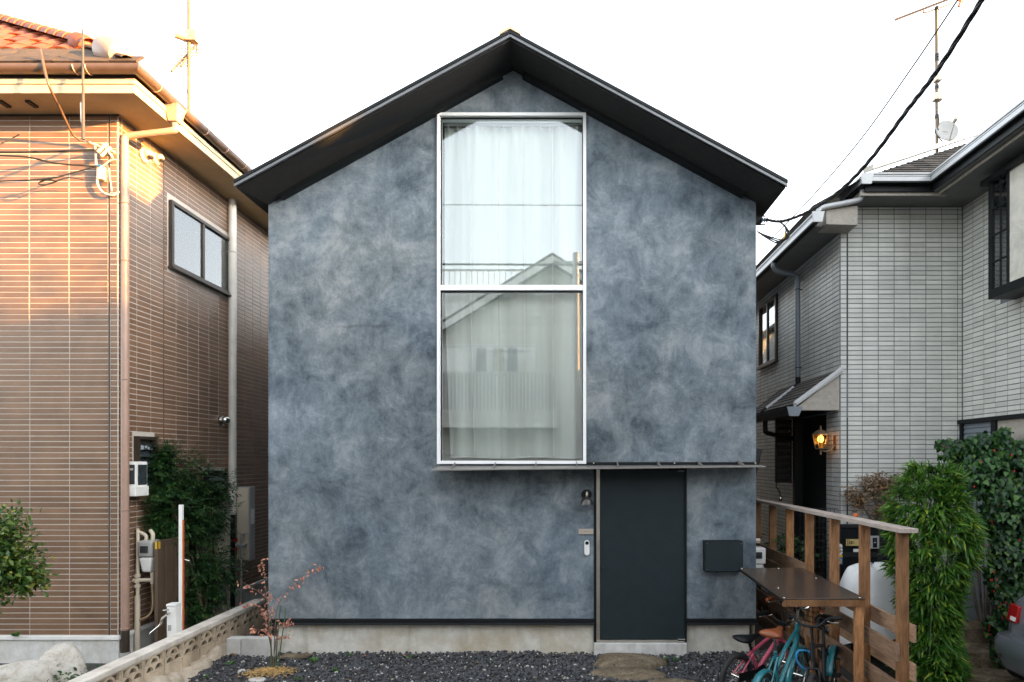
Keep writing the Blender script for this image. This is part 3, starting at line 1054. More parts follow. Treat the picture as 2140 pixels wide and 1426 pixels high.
slope = Vector((0, .59, .55)).normalized()
sn = Vector((0, -.55, .59)).normalized()
basis = Matrix((Vector((1, 0, 0)), slope, sn)).transposed().to_4x4()
pm = pantile()
sm = MB().box(-.143, .143, 0, .17, .0, .024).mesh('roof_tile', m_slateL)
for row in range(14):
    s_ = row * .148 if row < 4 else 4 * .148 + (row - 4) * .21
    y = E0.y + slope.y * s_
    z = E0.z + slope.z * s_
    t = (y - E0.y) / .59
    xmax = E0.x - t
    for c in range(14):
        x = xmax - .10 - c * .292 - (row % 2) * .05
        if x < -7.6: continue
        mesh, rot = (sm, .06) if row < 4 else (pm, .03)
        mt = Matrix.Translation(Vector((x, y, z)) + sn * (.012 + RNG.uniform(0, .006))) @ basis @ Matrix.Rotation(rot, 4, 'X') @ Matrix.Rotation(RNG.uniform(-.02, .02), 4, 'Z')
        put('roof_tile', mesh, lh, mt)
hd_ = (hip(1) - hip(0)).normalized()
hm = MB()
for s_ in (0, 1):
    for j in (0, 1):
        for i in range(9):
            a = math.pi * i / 8
            rr = (.095 if j else .115) - s_ * .014
            hm.v.append((math.cos(a) * rr, j * .30, math.sin(a) * rr * .9))
for i in range(8):
    hm.f += [(i, i + 1, 9 + i + 1, 9 + i), (18 + i, 27 + i, 27 + i + 1, 18 + i + 1), (i, 18 + i, 18 + i + 1, i + 1)]
hme = hm.mesh('hip_tile', m_rtile, smooth=40)
sx_ = hd_.cross(Vector((0, 0, 1))).normalized()
hb = Matrix((sx_, hd_, sx_.cross(hd_))).transposed().to_4x4()
for i in range(14):
    t = (1.02 + i * .25) / hd_.length / Vector((1, .59, .55)).length
    put('hip_tile', hme, lh, Matrix.Translation(hip(t) + Vector((0, 0, .05))) @ hb)
hs = MB()
hs.v = [(p[0] * .8, p[1] * 1.6, p[2] * .45) for p in hm.v]
hs.f = hm.f
hsm = hs.mesh('hip_tile', m_slateL, smooth=40)
for i in range(2):
    put('hip_tile', hsm, lh, Matrix.Translation(hip(.06 + i * .4) + Vector((0, 0, .03))) @ hb)
# rounded end tile where the hip meets the eave, and one where the red ridge ends
for t, s_, mm in ((.28, 1.0, m_pipeL), (.92, .72, m_rtile)):
    c = hip(t) + Vector((.02, -.03, .04))
    o = MB().lathe([(.02, -.10), (.12, -.07), (.155, 0), (.16, .22)], (0, 0, 0), 'y', 20).mesh('end_tile', mm, smooth=40)
    put('end_tile', o, lh, Matrix.Translation(c) @ hb @ Matrix.Scale(s_, 4))
# big sliding window
wx = LX


def side_window(parent, x, y0, y1, z0, z1, mf, out, name='window', pane=m_glass_s, split=True, fr=.045, sgn=1):
    X = lambda a: x + sgn * a
    def bx(nm, mt, pr, a0, a1, *r, **k):
        return box(nm, mt, pr, min(X(a0), X(a1)), max(X(a0), X(a1)), *r, **k)
    m = MB()
    a0, a1 = min(X(-.02), X(out)), max(X(-.02), X(out))
    m.box(a0, a1, y0 - fr, y1 + fr, z1, z1 + fr).box(a0, a1, y0 - fr, y1 + fr, z0 - fr, z0).box(a0, a1, y0 - fr, y0, z0, z1).box(a0, a1, y1, y1 + fr, z0, z1)
    wn = m.build(name, mf, parent, bevel=.003)
    bx('sill', mf, wn, .0, out + .03, y0 - fr - .02, y1 + fr + .02, z0 - fr - .028, z0 - fr - .001, bevel=.003)
    if split:
        ym = (y0 + y1) / 2
        bx('sash_rail', mf, wn, .012, out - .006, ym - .022, ym + .022, z0, z1, bevel=.002)
        bx('pane', pane, wn, .018, .024, y0, ym - .022, z0, z1, bevel=0)
        bx('pane', pane, wn, .008, .014, ym + .022, y1, z0, z1, bevel=0)
        cu = MB().box(min(X(.001), X(.004)), max(X(.001), X(.004)), y0, y1, z0, z1).build('blind', m_blind, wn)
    return wn


def louver_window(parent, x, y0, y1, z0, z1, mf, out, fr=.035):
    m = MB()
    m.box(x - .02, x + out, y0, y1, z1 - fr, z1).box(x - .02, x + out, y0, y1, z0, z0 + fr).box(x - .02, x + out, y0, y0 + fr, z0 + fr, z1 - fr).box(x - .02, x + out, y1 - fr, y1, z0 + fr, z1 - fr)
    wn = m.build('louver_window', mf, parent, bevel=.002)
    box('backing', m_joint, wn, x - .01, x + .002, y0 + fr, y1 - fr, z0 + fr, z1 - fr, 0)
    k = int((z1 - z0 - 2 * fr) / .085)
    for i in range(k):
        z = z0 + fr + .085 * i + .04
        MB().hexa([(x + .004, y0 + fr, z + .035), (x + out - .01, y0 + fr, z - .04), (x + out - .01, y1 - fr, z - .04), (x + .004, y1 - fr, z + .035),
                   (x + .009, y0 + fr, z + .037), (x + out - .005, y0 + fr, z - .038), (x + out - .005, y1 - fr, z - .038), (x + .009, y1 - fr, z + .037)]).build('glass_slat', m_carglass, wn)
    return wn


side_window(lh, LX, 7.96, 9.28, 4.80, 5.56, m_brown, .05)
louver_window(lh, LX, 7.278, 7.62, 1.95, 2.57, m_brown, .06)
louver_window(lh, LX, 8.68, 9.18, 1.45, 2.14, m_black, .06)
for y, z, s_ in ((7.45, 5.94, 1.0), (7.66, 6.0, .8)):
    c = Vector((LX + .008, y, z))
    h_ = MB().lathe([(.085 * s_, 0), (.088 * s_, .012), (.07 * s_, .03)], c, 'x', 24).build('vent_hood', m_ivory, lh, smooth=40)
    MB().blob(c + Vector((.05, 0, .012)), .06 * s_, .062 * s_, .052 * s_, 1, 0, 3).build('cowl', m_ivory, h_, smooth=True)
    MB().blob(c + Vector((.075, 0, -.022 * s_)), .038 * s_, .042 * s_, .025 * s_, 1, 0, 2).build('opening', m_joint, h_, smooth=True)
c = Vector((LX + .008, 9.1, 2.865))
h_ = MB().lathe([(.075, 0), (.078, .02), (.05, .03)], c, 'x', 24).build('vent_hood', m_chrome, lh, smooth=40)
tag(h_, 'steel dome vent low on the side wall')
MB().blob(c + Vector((.06, 0, .01)), .07, .065, .06, 1, 0, 3).build('cowl', m_chrome, h_, smooth=True)
# cable bracket at the front corner
bk = MB()
b0 = P(195, 305, 6.98)
bk.tube([P(172, 292, 6.97), P(196, 302, 6.97), P(240, 318, 6.99)], .014, 8).tube([P(199, 305, 6.97), P(201, 345, 6.98), P(212, 352, 6.99)], .010, 8)
bk.tube([P(205, 318, 6.96), P(224, 300, 6.96)], .020, 8).tube([P(212, 326, 6.96), P(232, 308, 6.96)], .018, 8).tube([P(214, 300, 6.96), P(236, 330, 6.96)], .012, 8)
bk.build('cable_bracket', m_ivory, lh, smooth=40)
cb = MB().tube(bez([P(210, 350, 6.97), P(203, 380, 6.98), P(215, 402, 6.98), P(235, 408, 6.98), P(249, 400, 6.99)]), .012, 8)
cb.tube(bez([P(213, 350, 6.97), P(230, 336, 6.97), P(248, 334, 6.98)]), .008, 8).tube(bez([P(228, 352, 6.97), P(230, 375, 6.97), P(234, 400, 6.98)]), .006, 8)
cb.build('service_cable', m_ivory, lh, smooth=True)
box('junction_box', m_ivory, lh, P(204, 0, 6.98).x, P(217, 0, 6.98).x, 6.96, 7.02, P(0, 376, 6.98).z, P(0, 348, 6.98).z, .006)
MB().tube([P(200, 346, 6.96), P(211, 347, 6.96)], .012, 10).build('cable_clamp', m_blue, lh)
# ================================================================ right house of light grey tiles
RX, RY = 3.495, 7.97            # its left front corner
WX, WF = 5.07, 6.35             # the wing that steps forward
rh = thing('grey_tiled_house', (RX, RY, 0), 'light grey tiled house with dark eaves and silver gutters stepping forward at right', 'house')
m = MB().box(RX, 9.5, RY, 13.5, .25, 5.54).box(WX, 9.5, WF, RY, .25, 5.535)
m.build('wall', m_mortR, rh)
MB().box(RX - .01, 9.51, RY - .01, 13.51, -.25, .248).box(WX - .01, 9.5, WF - .01, RY - .01, -.25, .246).build('foundation', m_foundL, rh)
PT = .0602
cf = [(.008, .0), ]
cf = [(.006, .095 - .006), (.095 + .006, .288)] + [(.288 + .2035 * i, .288 + .2035 * (i + 1)) for i in range(6)] + [(1.509, 1.566)]
cs = [(.0 + .2035 * i, .2035 * (i + 1)) for i in range(19)]
cs = [(max(a, .007), b) for a, b in cs]
cw = [(.2035 * i + .006 * (i == 0), .2035 * (i + 1)) for i in range(7)]
sw = (10.3 - RY, 11.2 - RY, 3.93, 5.06)
door_hole = (.42, 1.3, .2, 2.93)
tile_wall(rh, [
    dict(o=(RX, RY, 0), a=(1, 0, 0), n=(0, -1, 0), rot=0, cols=cf, rows=88, ph=PT, z0=.26, z1=5.53, gap=.0085, hidden=lambda u, v: v > 1150),
    dict(o=(RX, RY, 0), a=(0, 1, 0), n=(-1, 0, 0), rot=-math.pi / 2, cols=cs, rows=88, ph=PT, z0=.26, z1=5.4, gap=.0085, skip=[sw, door_hole], hidden=lambda u, v: u < 1580),
    dict(o=(WX, RY, 0), a=(0, -1, 0), n=(-1, 0, 0), rot=-math.pi / 2, cols=cw, rows=88, ph=PT, z0=.26, z1=5.53, gap=.0085, skip=[(.70, 1.6, 4.15, 5.5), (.02, 1.6, .2, 2.78)]),
    dict(o=(WX, WF, 0), a=(1, 0, 0), n=(0, -1, 0), rot=0, cols=[(.006 + .2035 * i, .006 + .2035 * (i + 1)) for i in range(21)], rows=88, ph=PT, z0=.26, z1=5.53, gap=.0085),
], m_tileR)
for z0, z1 in ((3.44, 5.53), (.26, 2.83)):
    box('sealant_joint', m_joint, rh, RX + .091, RX + .099, RY - .004, RY - .0005, z0, z1, 0)
# soffits, fascias, gutters
f = MB()
f.box(3.6, WX, 7.54, RY, 5.54, 5.56).box(4.43, WX, 5.85, 7.54, 5.54, 5.56).box(WX, 9.5, 5.85, WF, 5.541, 5.56)
f.box(3.09, RX + .01, 7.75, 13.6, 5.20, 5.22)
f.build('soffit', m_soffR, rh)
f = MB().box(3.6, 4.45, 7.52, 7.54, 5.535, 5.66).box(4.41, 4.43, 5.83, 7.52, 5.535, 5.66).box(3.07, 3.09, 7.74, 13.6, 5.195, 5.31)
f.build('fascia', m_black, rh, bevel=.003)
MB().box(3.56, 4.6, 7.55, 7.57, 5.50, 5.538).box(4.50, 4.52, 5.86, 7.55, 5.505, 5.538).build('soffit_trim', m_beige, rh)
# boxed eave return at the corner
er = MB().hexa([(3.2, 7.68, 5.20), (3.59, 7.68, 5.19), (3.59, 7.97, 5.19), (3.2, 7.97, 5.20), (3.2, 7.68, 5.40), (3.59, 7.68, 5.43), (3.59, 7.97, 5.43), (3.2, 7.97, 5.40)])
er.build('eave_return', m_beige, rh, bevel=.005)


def square_gutter(name, pts, w, h, parent):
    """ogee box gutter: lower lip, bright face, upper bead"""
    g = None
    for nm, mt, z0, z1, o in (('gutter', m_gutR, .022, h - .022, .0), ('gutter_lip', m_black, 0, .0205, .006), ('gutter_groove', m_black, h * .62, h * .68, .002), ('gutter_bead', m_gutR, h - .02, h, .010)):
        m = MB()
        for (a, b) in zip(pts[:-1], pts[1:]):
            a, b = Vector(a), Vector(b)
            d = (b - a).normalized()
            sd = Vector((d.y, -d.x, 0))
            for t in (0, 1):
                pass
            A0, B0 = a + sd * (o), b + sd * (o)
            A1, B1 = a - sd * w, b - sd * w
            m.hexa([A0 + Vector((0, 0, z0)), B0 + Vector((0, 0, z0)), B1 + Vector((0, 0, z0)), A1 + Vector((0, 0, z0)),
                    A0 + Vector((0, 0, z1)), B0 + Vector((0, 0, z1)), B1 + Vector((0, 0, z1)), A1 + Vector((0, 0, z1))])
        o_ = m.build(nm, mt, g or parent, bevel=.003)
        g = g or o_
    return g


g1 = square_gutter('gutter', [(3.62, 7.45, 5.61), (4.36, 7.45, 5.61)], .07, .12, rh)
g2 = square_gutter('gutter', [(4.36, 7.45, 5.61), (4.36, 5.8, 5.61)], .06, .12, rh)
g3 = square_gutter('gutter', [(3.03, 13.6, 5.21), (3.03, 7.62, 5.21)], .07, .12, rh)
g4 = square_gutter('gutter', [(3.55, 8.1, 5.60), (3.55, 7.45, 5.60)], .07, .12, rh)
for a, z in (((3.02, 7.60), 5.2), ((3.54, 7.43), 5.59)):
    MB().hexa([(a[0] - .01, a[1], z), (a[0] + .10, a[1], z - .0), (a[0] + .10, a[1] + .02, z), (a[0] - .01, a[1] + .02, z),
               (a[0] - .02, a[1], z + .13), (a[0] + .13, a[1], z + .13), (a[0] + .13, a[1] + .02, z + .13), (a[0] - .02, a[1] + .02, z + .13)]).build('gutter_end', m_gutR, rh, bevel=.003)
MB().tube(bez([(3.62, 7.62, 5.60), (3.60, 7.62, 5.50), (3.5, 7.63, 5.46), (3.16, 7.66, 5.40), (3.10, 7.66, 5.36), (3.09, 7.66, 5.30)], 5), .033, 10).build('gutter_link_pipe', m_gutR, rh, smooth=40)
# downpipe on the side wall
dx, dy = RX - .075, 9.22
dpm = MB().tube(bez([(3.06, dy - .02, 5.22), (3.06, dy - .02, 5.14), (3.14, dy - .01, 5.08), (dx - .06, dy, 5.04), (dx, dy, 4.98), (dx, dy, 4.9)], 5), .036, 10)
dpm.tube([(dx, dy, 4.92), (dx, dy, 3.50)], .036, 12)
d = dpm.build('downpipe', m_pipeR, rh, smooth=40)
MB().tube(bez([(dx, dy, 3.52), (dx, dy, 3.42), (dx - .05, dy, 3.36)], 5), .038, 12).build('elbow', m_black, d, smooth=40)
MB().tube([(dx - .04, dy, 3.37), (2.93, dy - .02, 3.03)], .036, 12).build('sloping_pipe', m_gutR, d, smooth=40)
MB().tube(bez([(2.95, dy - .02, 3.05), (2.90, dy - .02, 3.0), (2.89, dy - .02, 2.9)], 5), .038, 12).build('elbow', m_black, d, smooth=40)
for z in (4.82, 3.66): MB().tube([(dx, dy, z), (RX + .002, dy + .02, z)], .008, 6).ring((dx, dy, z), .038, .006, 'z', 16, 6).build('pipe_clip', m_black, d)
# roof: steep front plane, shallower left plane, ridge trim
RT = Vector((3.58, 7.5, 5.70))
RE = Vector((5.92, 9.0, 6.92))
fs = (RE.z - RT.z) / (RE.y - RT.y)
rr = MB()
lowz = RT.z - .55 * (RT.x - 3.05)
rr.add([RT, (8.2, RT.y, RT.z), (8.2, RE.y, RE.z), RE, (3.05, 7.72, lowz + .04), (3.05, 13.7, lowz), (5.92, 13.7, RE.z), (9.8, 13.7, RE.z), (9.8, RE.y, RE.z)],
       [(0, 1, 2, 3), (0, 3, 6, 5, 4), (3, 8, 7, 6)])
roofR = rr.build('roof', m_slateR, rh)
wr = MB()
zr_ = 5.66 + .50 * (7.0 - 4.38)
wr.hexa([(4.38, 5.82, 5.66), (7.0, 5.82, zr_), (7.0, 9.0, zr_), (4.38, 7.52, 5.66), (4.38, 5.82, 5.70), (7.0, 5.82, zr_ + .04), (7.0, 9.0, zr_ + .04), (4.38, 7.52, 5.70)])
wr.hexa([(7.0, 5.82, zr_), (9.7, 5.82, 5.66), (9.7, 9.0, 5.66), (7.0, 9.0, zr_), (7.0, 5.82, zr_ + .04), (9.7, 5.82, 5.70), (9.7, 9.0, 5.70), (7.0, 9.0, zr_ + .04)])
wr.plate([[(WX, 5.56), (9.4, 5.56), (7.0, zr_)]], lambda a, b, t: (a, t, b), WF, WF + .1)
wr.build('wing_roof', m_slateR, rh)
sl = MB()
sv = Vector((0, RE.y - RT.y, RE.z - RT.z)).normalized()
nv = Vector((0, -sv.z, sv.y))
rows = 22
for k in range(rows):
    q = k * .092
    y, z = RT.y + sv.y * q, RT.z + sv.z * q
    x = RT.x + (y - RT.y) * (RE.x - RT.x) / (RE.y - RT.y) + .12
    x0 = x
    off = (k % 2) * .11
    while x0 < 6.6:
        x1 = min(x0 + .22 - (off if x0 == x else 0), 6.7)
        j = RNG.uniform(0, .004)
        a = Vector((x0 + .003, y, z)) + nv * (.006 + j)
        b = Vector((x1 - .003, y, z)) + nv * (.006 + j)
        t0, t1 = nv * (.016), nv * .004
        sl.hexa([a, b, b + sv * .10 - t1, a + sv * .10 - t1, a + t0, b + t0, b + sv * .10 + t1, a + sv * .10 + t1])
        x0 = x1
sl.build('slate_courses', m_slateR, roofR, recalc=False, kind='stuff')
hdv = (RE - RT).normalized()
MB().bar(RT + hdv * .12 + Vector((-.02, -.01, .075)), RE + Vector((-.02, -.01, .085)), .13, .06).build('hip_trim', m_capR, roofR, bevel=.006)
MB().bar(RE + Vector((0, 0, .06)), RE + Vector((2.2, 0, .06)), .15, .05).build('ridge_trim', m_capR, roofR, bevel=.006)
# side wall window, frosted
side_window(rh, RX, 10.33, 11.17, 3.99, 5.0, m_brown, .05, sgn=-1)
# porch roof against the side wall
pz1, pz0, pxl = 3.43, 2.96, 2.90
po = MB()
po.hexa([(pxl, 7.98, pz0), (RX - .01, 7.98, pz1 - .03), (RX - .01, 10.1, pz1 - .03), (pxl, 10.1, pz0), (pxl, 7.98, pz0 + .035), (RX - .01, 7.98, pz1 + .01), (RX - .01, 10.1, pz1 + .01), (pxl, 10.1, pz0 + .035)])
porch = po.build('porch_roof', m_slateR, rh)
ps = MB()
d_ = Vector((RX - pxl, 0, pz1 - pz0)).normalized()
n_ = Vector((-d_.z, 0, d_.x))
for k in range(8):
    a = Vector((pxl, 8.03, pz0 + .038)) + d_ * k * .088
    for j in range(9):
        b = a + Vector((0, j * .226 + .002, 0))
        c_ = b + Vector((0, .222, 0))
        ps.hexa([b, c_, c_ + d_ * .095, b + d_ * .095, b + n_ * .014, c_ + n_ * .014, c_ + d_ * .095 + n_ * .003, b + d_ * .095 + n_ * .003])
ps.build('slate_courses', m_slateR, porch, recalc=False, kind='stuff')
MB().bar((pxl + .02, 7.965, pz0 + .045), (RX + .03, 7.965, pz1 + .035), .03, .085, up=(0, 1, 0)).build('verge_board', m_gutR, porch, bevel=.003)
vb = MB().hexa([(pxl, 7.95, pz0 - .0), (RX + .02, 7.95, pz1 - .03), (RX + .02, 7.978, pz1 - .03), (pxl, 7.978, pz0 - .0), (pxl, 7.95, pz0 + .075), (RX + .02, 7.95, pz1 + .06), (RX + .02, 7.978, pz1 + .06), (pxl, 7.978, pz0 + .075)])
vb.build('verge_board', m_gutR, porch, bevel=.003)
MB().plate([[(pxl + .05, pz0 - .03), (RX - .001, pz0 - .03), (RX - .001, pz1 - .04), (pxl + .05, pz0 + .01)]], lambda a, b, t: (a, t, b), 7.98, 8.1).build('gable_panel', m_beige, porch)
box('porch_soffit', m_black, porch, pxl + .03, RX - .001, 8.1, 10.08, pz0 - .03, pz0 - .01, 0)
pg = MB().box(pxl - .09, pxl + .01, 7.93, 10.12, pz0 - .10, pz0 + .0)
pg.build('porch_gutter', m_black, porch, bevel=.006)
MB().hexa([(pxl - .07, 7.915, pz0 - .11), (pxl + .05, 7.915, pz0 - .11), (pxl + .05, 7.928, pz0 - .11), (pxl - .07, 7.928, pz0 - .11), (pxl - .10, 7.915, pz0 + .012), (pxl + .10, 7.915, pz0 + .012), (pxl + .10, 7.928, pz0 + .012), (pxl - .10, 7.928, pz0 + .012)]).build('gutter_end', m_pipeR, porch)
MB().tube(bez([(pxl - .03, 9.0, pz0 - .1), (pxl - .03, 9.0, pz0 - .22), (pxl + .02, 9.02, pz0 - .28), (RX - .06, 9.35, pz0 - .36), (RX - .05, 9.36, pz0 - .5), (RX - .05, 9.36, .2)], 5), .034, 10).build('porch_downpipe', m_black, porch, smooth=40)
# dark porch: door recess and slatted screen
box('porch_door', m_black, rh, RX - .006, RX + .03, RY + .42, RY + 1.3, .25, 2.90, .004)
box('porch_post', m_black, rh, RX - .14, RX - .009, RY + 1.2, RY + 1.28, .0, 2.92, .004)
lsx = 3.14
sc2 = MB().box(lsx - .02, lsx + .0, 9.30, 9.34, 1.95, 2.90).box(lsx + .2, lsx + .22, 9.30, 9.34, 1.95, 2.90).build('slatted_screen', m_black, rh)
for i in range(10):
    z = 2.0 + i * .093
    MB().hexa([(lsx, 9.295, z), (lsx + .2, 9.295, z), (lsx + .2, 9.33, z + .05), (lsx, 9.33, z + .05), (lsx, 9.30, z - .006), (lsx + .2, 9.30, z - .006), (lsx + .2, 9.336, z + .044), (lsx, 9.336, z + .044)]).build('slat', m_char, sc2)
box('screen_back', m_joint, sc2, lsx, lsx + .2, 9.345, 9.36, 1.95, 2.9, 0)
wb = MB().tube(bez([(lsx + .0, 9.28, 1.97), (lsx - .02, 9.28, 1.9), (lsx + .03, 9.27, 1.82), (lsx + .03, 9.27, 1.76)], 4), .008, 6).build('hose', m_black, sc2, smooth=True)
MB().blob((lsx + .04, 9.26, 1.72), .03, .03, .045, 3, .1, 2).build('tap', m_chrome, wb, smooth=True)
# bay window on the wing
bx0, by0, by1, bz0, bz1 = 4.76, 6.40, 7.03, 4.20, 5.40
b = MB().box(bx0, WX, by0, by1, bz0 - .10, bz0).box(bx0 - .05, WX, by0 - .04, by1 + .06, bz1, bz1 + .06)
b.box(bx0, bx0 + .05, by1 - .06, by1, bz0, bz1).box(bx0, WX, by1 - .05, by1 - .0, bz0, bz0 + .001)
b.box(bx0, bx0 + .05, 6.70, 6.74, bz0, bz1).box(bx0, bx0 + .05, by0, by0 + .06, bz0, bz1)
b.box(WX - .03, WX, by0 + .06, by1 - .06, bz0, bz1)
bay = b.build('bay_window', m_black, rh, bevel=.004)
b = MB()
b.box(bx0 + .01, bx0 + .03, 6.845, 6.86, bz0, bz1)
for i in range(1, 4):
    z = bz0 + (bz1 - bz0) * i / 4
    b.box(bx0 + .008, bx0 + .032, 6.74, by1 - .06, z - .008, z + .008)
b.build('muntins', m_black, bay)
box('pane', m_glass_s, bay, bx0 + .017, bx0 + .023, 6.74, by1 - .06, bz0, bz1, 0)
box('pane', m_glass_s, bay, bx0 + .05, WX - .03, by1 - .03, by1 - .024, bz0, bz1, 0)
box('shade', m_shade, bay, bx0 + .008, bx0 + .02, by0 + .06, 6.70, bz0, bz1, 0)
cu = MB()
for j in range(13):
    for i in range(17):
        t = i / 16
        y = 6.76 + .20 * t + .05 * (j / 12) ** 2 * t
        cu.v.append((bx0 + .04 + .012 * math.sin(i * 1.9), y, bz1 - .02 - j / 12 * .95))
for j in range(12):
    for i in range(16):
        cu.f.append((j * 17 + i, j * 17 + i + 1, j * 17 + i + 18, j * 17 + i + 17))
cu.build('bay_curtain', m_curt2, bay, smooth=True)
# low shuttered window of the wing
sh = MB().box(WX - .06, WX + .0, 7.90, 7.945, 1.0, 2.75).box(WX - .06, WX, 7.28, 7.36, 1.0, 2.75).box(WX - .08, WX, 6.4, 7.96, 2.75, 2.80).box(WX - .06, WX, 6.4, 7.96, .95, 1.0)
shw = sh.build('shuttered_window', m_black, rh, bevel=.003)
for i in range(28):
    z = 1.0 + i * .0625
    MB().hexa([(WX - .035, 7.36, z + .002), (WX - .022, 7.36, z + .06), (WX - .022, 7.90, z + .06), (WX - .035, 7.90, z + .002),
               (WX - .01, 7.36, z + .002), (WX - .008, 7.36, z + .06), (WX - .008, 7.90, z + .06), (WX - .01, 7.90, z + .002)]).build('shutter_slat', m_pipeR, shw)
box('shutter_panel', m_beige, shw, WX - .03, WX - .01, 6.4, 7.28, 1.0, 2.75, 0)
MB().bar((4.62, 6.15, 5.535), (4.95, 6.15, 5.535), .3, .012).build('soffit_vent', m_beige, rh)

# lantern beside the porch, lit
def lantern():
    c = Vector((RX - .166, 8.1, 2.53))
    t = thing('wall_lantern', c, 'lit amber glass wall lantern with bronze cap beside the porch', 'lantern')
    bz = M('bronze metal', (.22, .15, .09), .4, .6, .15)
    n = 6
    m = MB().lathe([(.105, .075), (.10, .085), (.045, .125), (.012, .14), (.012, .165), (.018, .172), (.004, .185)], c, 'z', 6)
    m.build('cap', bz, t)
    m = MB().lathe([(.004, -.155), (.012, -.14), (.010, -.10), (.06, -.085), (.062, -.072)], c, 'z', 6)
    m.build('base', bz, t)
    m = MB()
    for k in range(6):
        a = 2 * math.pi * k / 6
        m.tube([c + Vector((.06 * math.cos(a), .06 * math.sin(a), -.075)), c + Vector((.092 * math.cos(a), .092 * math.sin(a), .078))], .005, 6)
    m.build('frame', bz, t)
    m = MB()
    for k in range(6):
        a, b2 = 2 * math.pi * k / 6, 2 * math.pi * (k + 1) / 6
        m.add([c + Vector((.056 * math.cos(a), .056 * math.sin(a), -.072)), c + Vector((.056 * math.cos(b2), .056 * math.sin(b2), -.072)),
               c + Vector((.088 * math.cos(b2), .088 * math.sin(b2), .075)), c + Vector((.088 * math.cos(a), .088 * math.sin(a), .075))], [(0, 1, 2, 3)])
    m.build('glass', glass_mat('amber glass', (1.0, .62, .22), .02), t)
    MB().blob(c + Vector((0, 0, .03)), .034, .034, .045, 2, 0, 2).build('bulb', M('warm lit bulb', (.9, .8, .6), .5, emit=(1, .62, .25, 1.1)), t, smooth=True)
    MB().tube([c + Vector((0, 0, -.072)), c + Vector((0, 0, -.01))], .022, 10).build('candle', m_ivory, t)
    MB().tube(bez([c + Vector((0, 0, -.10)), c + Vector((.08, 0, -.11)), c + Vector((.15, 0, -.06)), c + Vector((.165, 0, .0))], 6), .009, 8).build('arm', bz, t, smooth=True)
    box('wall_plate', bz, t, c.x + .155, RX - .001, c.y - .03, c.y + .03, c.z - .10, c.z + .07, .004)
    l = bpy.data.lights.new('lantern_light', 'POINT')
    l.energy = .55
    l.color = (1, .6, .25)
    l.shadow_soft_size = .03
    lo = bpy.data.objects.new('lantern_light', l)
    COL.objects.link(lo)
    lo.parent = t
    lo.location = (0, 0, .0)
    t.scale = (1.15, 1.15, 1.15)
    t.location = (RX - .165 * 1.15 - .003, 8.1, 2.53)


lantern()

